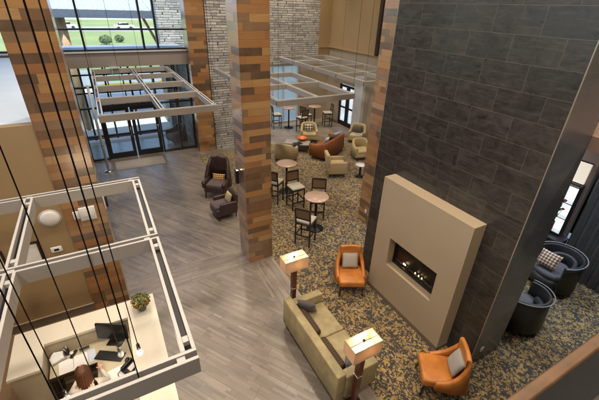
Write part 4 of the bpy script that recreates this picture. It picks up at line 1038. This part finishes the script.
# coffee table
cf = thing('coffee_table', 'low grey coffee table carrying an orange bowl', 'table', (7.55, 13.75, 0), R(-38))
MB().box((0, 0, .40), (1.15, .62, .05), bev=.006).build('tabletop', simple('grey_stone_top', (.30, .27, .24), .35), cf)
MB().box((0, 0, .16), (1.0, .5, .025)).build('shelf', M['dark_wood'], cf)
legs(cf, [(sx * .5, sy * .25) for sx in (-1, 1) for sy in (-1, 1)], .375, .025, .025, M['dark_wood'], sq=True)
bo = MB().lathe([(0, 0), (.10, 0), (.2, .09), (.23, .15), (.215, .15), (.18, .09), (.08, .02), (0, .02)], n=28).build('serving_bowl', M['orange_bowl'], None, (7.85, 13.85, .425)); tag(bo, 'glossy orange bowl on the low coffee table', 'bowl')
tr = MB().box((0, 0, .008), (.42, .3, .016), bev=.004).build('serving_tray', M['black_plastic'], None, (7.45, 13.55, .425)); tag(tr, 'flat black tray beside the orange bowl', 'tray')
# side table
sd = thing('side_table', 'small white topped round table beside the tan chairs', 'table', (8.45, 10.1, 0))
MB().lathe([(0, .52), (.21, .52), (.215, .53), (.21, .545), (0, .545)], n=28).build('tabletop', M['white'], sd)
MB().lathe([(0, 0), (.16, 0), (.165, .02), (.07, .04), (.045, .06), (.04, .5), (.09, .518), (0, .518)], n=20).build('pedestal', M['black_metal'], sd)

# wingback
def wingback(label, loc, rz):
    c = thing('wingback_chair', label, 'armchair', loc, rz)
    MB().box((0, -.03, .30), (.64, .62, .16), bev=.02).build('base', M['purple'], c)
    MB().box((0, -.06, .43), (.52, .58, .13), bev=.04, seg=3).build('seat', M['purple_light'], c)
    b = MB(); 
    b.wrap([(-.38, -.06), (-.36, .12), (-.30, .30), (-.15, .335), (0, .34), (.15, .335), (.30, .30), (.36, .12), (.38, -.06)], [.30, .30, .30, .3, .3, .3, .30, .30, .30],
           [.62, .98, 1.18, 1.20, 1.235, 1.20, 1.18, .98, .62], .10, 44, lean=.07)
    bo = b.build('backrest', M['purple'], c)
    tb_ = MB()
    for i in range(4):
        for j in range(3 + i % 2): tb_.ball(((j - (2 + i % 2) / 2) * .13, .295 + .03 * (i * .1), .62 + i * .13), .011, sub=1)
    tb_.build('button_tufts', M['purple'], bo)
    for sx in (-1, 1):
        MB().box((sx * .325, -.10, .47), (.11, .52, .24), bev=.045, seg=3).lathe([(0, -.02), (.06, -.02), (.06, .0), (0, .0)], (sx * .325, -.34, .55), 14).build('armrest', M['purple'], c)
    legs(c, [(sx * .28, -.3) for sx in (-1, 1)], .23, .028, .015, M['dark_wood'], splay=.06); legs(c, [(sx * .26, .26) for sx in (-1, 1)], .23, .022, .016, M['dark_wood'], splay=.1)
    return c
wb = wingback('aubergine wingback armchair with a gold patterned lumbar pillow', (2.92, 11.05, 0), face(-.62, -.78)); wb.scale = (1.12, 1.12, 1.12)
o = MB().pillow((0, 0, 0), .48, .26, .13).build('throw_pillow', M['gold_pat'], None, w_of(wb, (0, .12, .63))); o.rotation_euler = (R(-18), 0, wb.rotation_euler.z); tag(o, 'gold patterned lumbar pillow on the wingback armchair', 'pillow')
c2 = thing('brown_armchair', 'dark brown box armchair turned sideways beside the middle wood pillar', 'armchair', (2.68, 9.62, 0), face(-1, -.06))
MB().box((0, -.03, .27), (.62, .68, .22), bev=.02).build('base', M['purple'], c2)
MB().box((0, -.06, .42), (.50, .62, .12), bev=.035, seg=3).build('seat', M['purple_light'], c2)
for sx in (-1, 1): MB().box((sx * .30, .04, .42), (.10, .56, .34), bev=.03, seg=3).build('armrest', M['purple'], c2)
MB().box((0, .31, .56), (.60, .12, .52), bev=.04, seg=3, rx=R(-9)).build('backrest', M['purple'], c2)
legs(c2, [(sx * .27, sy * .28) for sx in (-1, 1) for sy in (-1, 1)], .17, .022, .015, M['dark_wood'])
o = MB().pillow((0, 0, 0), .36, .32, .13).build('throw_pillow', M['tanfab'], None, w_of(c2, (0, .16, .62))); o.rotation_euler = (R(-20), 0, c2.rotation_euler.z); tag(o, 'tan pillow on the dark brown box armchair', 'pillow')
# armchair out in the vestibule
va = tub_chair('wicker_chair', 'dark tub chair outside the glass beside the entrance doors', (2.75, 17.1, 0), face(-.9, -.3), 'charcoal', 'charcoal_seat', .9, .62, .4)

# barrel chairs in the dark corner
def barrel(label, loc, rz):
    c = thing('barrel_chair', label, 'armchair', loc, rz, 'charcoal barrel chairs in the dark corner')
    path = []; zt = []
    for i in range(13):
        a = R(-125 + 250 * i / 12); path.append((math.sin(a) * .36, math.cos(a) * .36)); zt.append(.76 - .06 * (abs(i - 6) / 6) ** 2)
    sh = MB().wrap(path, [.14] * 13, zt, .04, 48, lean=.04).build('shell', M['charcoal'], c)
    pp = [(p[0] * 1.06, p[1] * 1.06) for p in path]
    MB().wrap(pp, [z + .001 for z in zt], [z + .012 for z in zt], .018, 48).build('piping', M['grey_plastic'], sh)
    MB().lathe([(0, .14), (.325, .14), (.325, .34), (0, .34)], n=32).build('base', M['charcoal'], c)
    MB().lathe([(0, .34), (.29, .34), (.318, .37), (.318, .42), (.29, .45), (0, .46)], n=32).build('seat', M['charcoal_seat'], c)
    MB().wrap([(-.24, .02), (-.16, .20), (0, .27), (.16, .20), (.24, .02)], [.45] * 5, [.58, .64, .66, .64, .58], .07, 20).build('inner_cushion', M['charcoal'], c)
    legs(c, [(sx * .2, sy * .2) for sx in (-1, 1) for sy in (-1, 1)], .14, .025, .02, M['dark_wood'])
    return c
b1 = barrel('charcoal barrel chair nearest the end of the dark tiled wall', (6.95, 2.55, 0), face(.45, 1)); b1.scale = (1.42, 1.42, 1.25)
b2 = barrel('charcoal barrel chair in front of the black cabinet with a brown patterned pillow', (8.85, 2.85, 0), face(-1, .25)); b2.scale = (1.4, 1.4, 1.3)
o = MB().pillow((0, 0, 0), .46, .40, .14).build('throw_pillow', M['brown_pat'], None, w_of(b2, (-.05, -.25, .82))); o.rotation_euler = (R(-30), 0, b2.rotation_euler.z + .3); tag(o, 'brown and white patterned pillow on the barrel chair', 'pillow')

# niche wall behind, cabinet, shelf, menu panel, corrugated panel
nw = wall('niche_wall', (9.75, 3.25, 0), (9.95, 6.6, 4.3), M['brown_wall'], 'brown wall around the backlit shelf')
wall('corner_header', (5.98, .25, 4.3), (12.0, 6.6, 4.5), M['brown_wall'], 'low brown ceiling over the dark corner', 'bulkhead')
cp = thing('corrugated_panel', 'dark ribbed wall panelling right of the backlit shelf', 'wall panel', (9.75, 0, 0))
rb = MB(); pts = []
for i in range(0, 241):
    yy = -2.6 + i * (5.72 / 240); pts.append((-.05 + .035 * math.sin(i * PI / 4), yy))
rb.prism(pts + [(.08, 3.12), (.08, -2.6)], .0, 4.3); rb.build('ribbed_face', M['curtain'], cp)
cb = thing('black_cabinet', 'black cabinet under the backlit shelf', 'cabinet', (9.6, 3.9, 0))
MB().b2((-.25, -.75, .0), (.145, .9, .93)).build('carcass', M['black_plastic'], cb)
MB().b2((-.27, -.77, .93), (.145, .92, .97)).build('cabinet_top', M['charcoal'], cb)
for y in (-.38, .45): MB().b2((-.262, y - .34, .08), (-.252, y + .34, .88)).build('door', M['black_plastic'], cb); 
MB().ball((-.27, -.05, .78), .012).ball((-.27, .15, .78), .012).build('knob', M['nickel'], cb)
sh = thing('backlit_shelf', 'glowing white bottle shelf in the dark corner', 'shelf', (9.74, 3.75, 0))
MB().b2((-.012, -.42, 1.05), (0, .35, 2.36)).build('light_panel', M['backlit'], sh)
for z in (1.05, 1.48, 1.9, 2.36): MB().b2((-.20, -.44, z - .012), (-.012, .37, z + .012)).build('shelf_board', M['nickel'], sh)
for y in (-.44, .37): MB().b2((-.20, y - .01, 1.0), (-.0, y + .01, 2.4)).build('upright', M['black_metal'], sh)
mp = thing('light_box', 'cream backlit panel above the bottle shelf', 'light box', (9.74, 3.6, 2.68))
MB().b2((-.05, -.26, -.25), (0, .24, .27)).build('lit_face', M['menu'], mp)
MB().b2((-.045, -.28, -.275), (.005, .26, -.25)).b2((-.045, -.28, .27), (.005, .26, .29)).build('frame', M['black_metal'], mp)
def bottle(y, z, m, label, s=1):
    b = thing('bottle', label, 'bottle', (9.63, y, z), 0, 'bottles on the backlit shelf')
    MB().lathe([(0, 0), (.037 * s, 0), (.04 * s, .01), (.04 * s, .17), (.015 * s, .23), (.013 * s, .29), (0, .29)], n=16).build('glass_body', M[m], b)
    MB().lathe([(0, .291), (.015 * s, .291), (.015 * s, .32), (0, .32)], n=12).build('cap', M['black_plastic'], b)
for y, z, m_, lb in (
                     (3.9, 1.912, 'bottle_r', 'red bottle at the left of the upper shelf'), (3.68, 1.492, 'bottle_g', 'green bottle second on the middle shelf'),
                     (3.82, 1.492, 'bottle_r', 'red bottle on the middle shelf'), (3.58, 1.062, 'bottle_r', 'dark red bottle on the lowest shelf'), (3.72, 1.062, 'charcoal', 'black bottle on the lowest shelf')):
    bottle(y, z, m_, lb, 1.2)
fl_ = thing('flower_vase', 'red flowers and green stems standing before the backlit shelf', 'flowers', (9.44, 3.58, .97)); fl_.scale = (1.25, 1.25, 1.15)
MB().lathe([(0, 0), (.05, 0), (.06, .1), (.03, .2), (.035, .22), (0, .2)], n=16).build('vase', M['white'], fl_)
fm = MB(); ff = MB()
for i in range(12):
    a = random.uniform(0, 6.28); r = random.uniform(.04, .16); h = random.uniform(.6, 1.1); q = (r * math.cos(a), r * math.sin(a), h)
    fm.tube((0, 0, .18), q, .006, n=5); ff.ball(q, random.uniform(.03, .05), (1, 1, .8), 1)
    for k in range(3): fm.ball((q[0] * .6 + random.uniform(-.04, .04), q[1] * .6, .3 + h * .25 * k), .03, (1, .5, 1.5), 1, a)
fm.build('stems', M['leafg'], fl_); ff.build('blooms', M['bottle_r'], fl_)

# ---------------------------------------------------------------- balustrade at the camera
ra = thing('balustrade', 'oak topped smoked glass balustrade along the upper walkway', 'railing', (2, .225, 4.0))
MB().box((0, 0, .985), (7.6, .036, .03), bev=.006).build('handrail', M['rail_wood'], ra)
MB().b2((-3.8, -.008, .02), (3.8, .006, .968)).build('glass_panel', M['smoked'], ra)

# ---------------------------------------------------------------- outdoors seen through the glass
cn = thing('entrance_canopy', 'metal roofed canopy on timber posts outside the upper windows', 'canopy', (1, 24, 0))
def CN(name, mb, m): return mb.build(name, m, cn)
r_ = MB(); 
v_ = [(-9, -3, 5.55), (9, -3, 5.55), (9, 3.2, 6.6), (-9, 3.2, 6.6), (-9, -3, 5.45), (9, -3, 5.45), (9, 3.2, 6.5), (-9, 3.2, 6.5)]
vv = [r_.bm.verts.new(p) for p in v_]
for q in ((0, 1, 2, 3), (7, 6, 5, 4), (0, 4, 5, 1), (1, 5, 6, 2), (2, 6, 7, 3), (3, 7, 4, 0)): r_.bm.faces.new([vv[i] for i in q])
ro = CN('roof', r_, M['roof_metal'])
sm_ = MB(); ang = math.atan2(1.05, 6.2)
for i in range(45): sm_.box((-8.8 + i * .4, .1, 6.1), (.03, 6.3, .06), rx=ang)
sm_.build('seams', M['trim_grey'], ro)
CN('fascia', MB().b2((-9.1, -3.12, 5.22), (9.1, -3.0, 5.56)), M['fascia'])
for x in (-2.0, 2.3, -8.3, 8.3):
    c = MB(); c.tube((x, -2.6, -.1), (x - .0, -2.6, 5.5), .26, .20, n=4); CN('post', c, M['timber'])
    CN('brace', MB().tube((x - .1, -2.6, 3.9), (x - .75, -2.6, 5.4), .07, n=6), M['timber'])
wall('outer_stone_wall', (3.0, 19.5, -.1), (6.0, 20.2, 8.5), M['stone'], 'grey stone wall outside the upper window')
for i, (x, y, s, lb) in enumerate(((2.2, 66, .95, 'round green shrub in the middle of the far lawn'), (4.4, 70, .75, 'smaller green shrub right of the round shrub on the far lawn'))):
    b = thing('shrub', lb, 'shrub', (x, y, -.16), 0, 'shrubs on the far lawn')
    mb = MB(); leaves(mb, 700, s, s * .8, .13); mb.build('foliage', M['shrub'], b); MB().tube((0, 0, 0), (0, 0, s * .6), .07).build('trunk', M['timber'], b)
def car(x, y, m, label):
    c = thing('parked_car', label, 'car', (x, y, -.14), R(4), 'cars on the far road')
    b = MB(); b.box((0, 0, .62), (4.4, 1.75, .55), bev=.12, seg=3); bo = b.build('body', M[m], c)
    MB().box((-.15, 0, 1.12), (2.3, 1.5, .52), bev=.2, seg=3).build('cabin', M['screen'], c)
    MB().box((-.15, 0, 1.39), (1.7, 1.35, .05), bev=.02).build('roof', M[m], c)
    for sx in (-1, 1):
        for sy in (-1, 1): MB().tube((sx * 1.35, sy * .72, .33), (sx * 1.35, sy * .9, .33), .33, n=18).build('wheel', M['rubber'], c)
car(-4, 104, 'car_w', 'white car on the far road'); car(8, 102, 'car_w', 'pale car on the far road nearer the lawn')
for x0 in (.2, 4.6):
    k = MB().b2((x0, 33.2, -.12), (x0 + 2.4, 33.4, .04)).build('kerb', M['yellow']); tag(k, 'yellow painted kerb %s outside the entrance' % ('left' if x0 < 1 else 'right'), 'kerb')

# ---------------------------------------------------------------- light
def downlight(x, y, e, size=.5, z=CEIL - .03, col=(1, .84, .66), spread=150):
    d = thing('downlight', 'recessed round ceiling downlight', 'light', (x, y, z), 0, 'recessed downlights in the ceiling')
    MB().lathe([(size * .5 + .03, .0), (size * .5 + .03, .025), (size * .5, .025), (size * .5, 0)], n=20).build('trim_ring', M['trim_grey'], d)
    l = bpy.data.lights.new('downlight_lamp', 'AREA'); l.shape = 'DISK'; l.size = size; l.energy = e; l.color = col; l.spread = R(spread)
    o = bpy.data.objects.new('downlight_lamp', l); COL.objects.link(o); o.parent = d
for x in (-3, .6, 4.2, 7.8):
    for y in (-1.5, 2.2, 5.9, 9.6, 13.3):
        if x < 0 and y > 7: continue
        downlight(x, y, 33 if y < 7 else 32)
downlight(10.9, 10.5, 28, .3)
for y in (14.7, 16.0, 17.2): downlight(11.35, y, 5, .12, col=(1, .82, .55), spread=70)
for x in (6.5, 8.2, 9.9): downlight(x, 17.5, 16, .12, spread=80)
for x, y in ((8.6, 1.8), (7.2, 4.6), (9.0, 4.5)): downlight(x, y, 15, .12, 4.27, (.76, .88, 1), 130)  # cool lamps added in place of window daylight on the corner carpet
def portal(x, y, z, sx, sz):
    l = bpy.data.lights.new('window_portal', 'AREA'); l.shape = 'RECTANGLE'; l.size = sx; l.size_y = sz; l.cycles.is_portal = True
    o = bpy.data.objects.new('window_portal', l); COL.objects.link(o); o.location = (x, y, z); o.rotation_euler = (R(-90), 0, 0)
portal(-.85, 16.4, 6.2, 8.6, 4.0)
bpy.data.objects['window_portal'].rotation_euler = (R(-90), 0, 0)
l = bpy.data.lights.new('window_portal', 'AREA'); l.shape = 'RECTANGLE'; l.size = 22; l.size_y = 4.4; l.cycles.is_portal = True
o = bpy.data.objects.new('window_portal', l); COL.objects.link(o); o.location = (-5.4, 7.1, 6.8); o.rotation_euler = (R(90), 0, R(-90))

w = bpy.data.worlds.new('World'); scene.world = w; w.use_nodes = True; nt = w.node_tree
sky = nt.nodes.new('ShaderNodeTexSky'); sky.sky_type = 'NISHITA'; sky.sun_disc = False
sky.sun_elevation = R(66); sky.sun_rotation = R(181); sky.air_density = 1.0; sky.dust_density = 1.5
nt.links.new(sky.outputs[0], nt.nodes['Background'].inputs[0]); nt.nodes['Background'].inputs[1].default_value = .15
s = bpy.data.lights.new('sun', 'SUN'); s.energy = 3.2; s.angle = R(.5); s.color = (1, .95, .86)
so_ = bpy.data.objects.new('sun', s); COL.objects.link(so_)
az = R(181); el = R(66)
dirv = Vector((math.sin(az) * math.cos(el), math.cos(az) * math.cos(el), math.sin(el)))
so_.rotation_euler = dirv.to_track_quat('Z', 'Y').to_euler()

# ---------------------------------------------------------------- camera
cam = bpy.data.cameras.new('camera'); co = bpy.data.objects.new('camera', cam); COL.objects.link(co)
co.location = (0, 0, 6.0)
Rz = Matrix.Rotation(R(-29.451), 3, 'Z'); Rx = Matrix.Rotation(R(-28.940), 3, 'X'); Ry = Matrix.Rotation(R(-1.882), 3, 'Y')
rot = Rz @ Rx @ Ry
right, fwd, up = rot @ Vector((1, 0, 0)), rot @ Vector((0, 1, 0)), rot @ Vector((0, 0, 1))
mm = Matrix((right, up, -fwd)).transposed()
co.rotation_euler = mm.to_euler()
cam.sensor_width = 36; cam.lens = 351.42 / 599 * 36; cam.clip_end = 1500; cam.clip_start = .05
scene.camera = co
scene.view_settings.view_transform = 'Standard'; scene.view_settings.look = 'None'; scene.view_settings.gamma = 1
scene.view_settings.use_curve_mapping = False; scene.view_settings.exposure = 1.6
scene.cycles.use_denoising = True
scene.cycles.max_bounces = 8; scene.cycles.diffuse_bounces = 4; scene.cycles.glossy_bounces = 4; scene.cycles.transparent_max_bounces = 12
scene.cycles.sample_clamp_indirect = 6
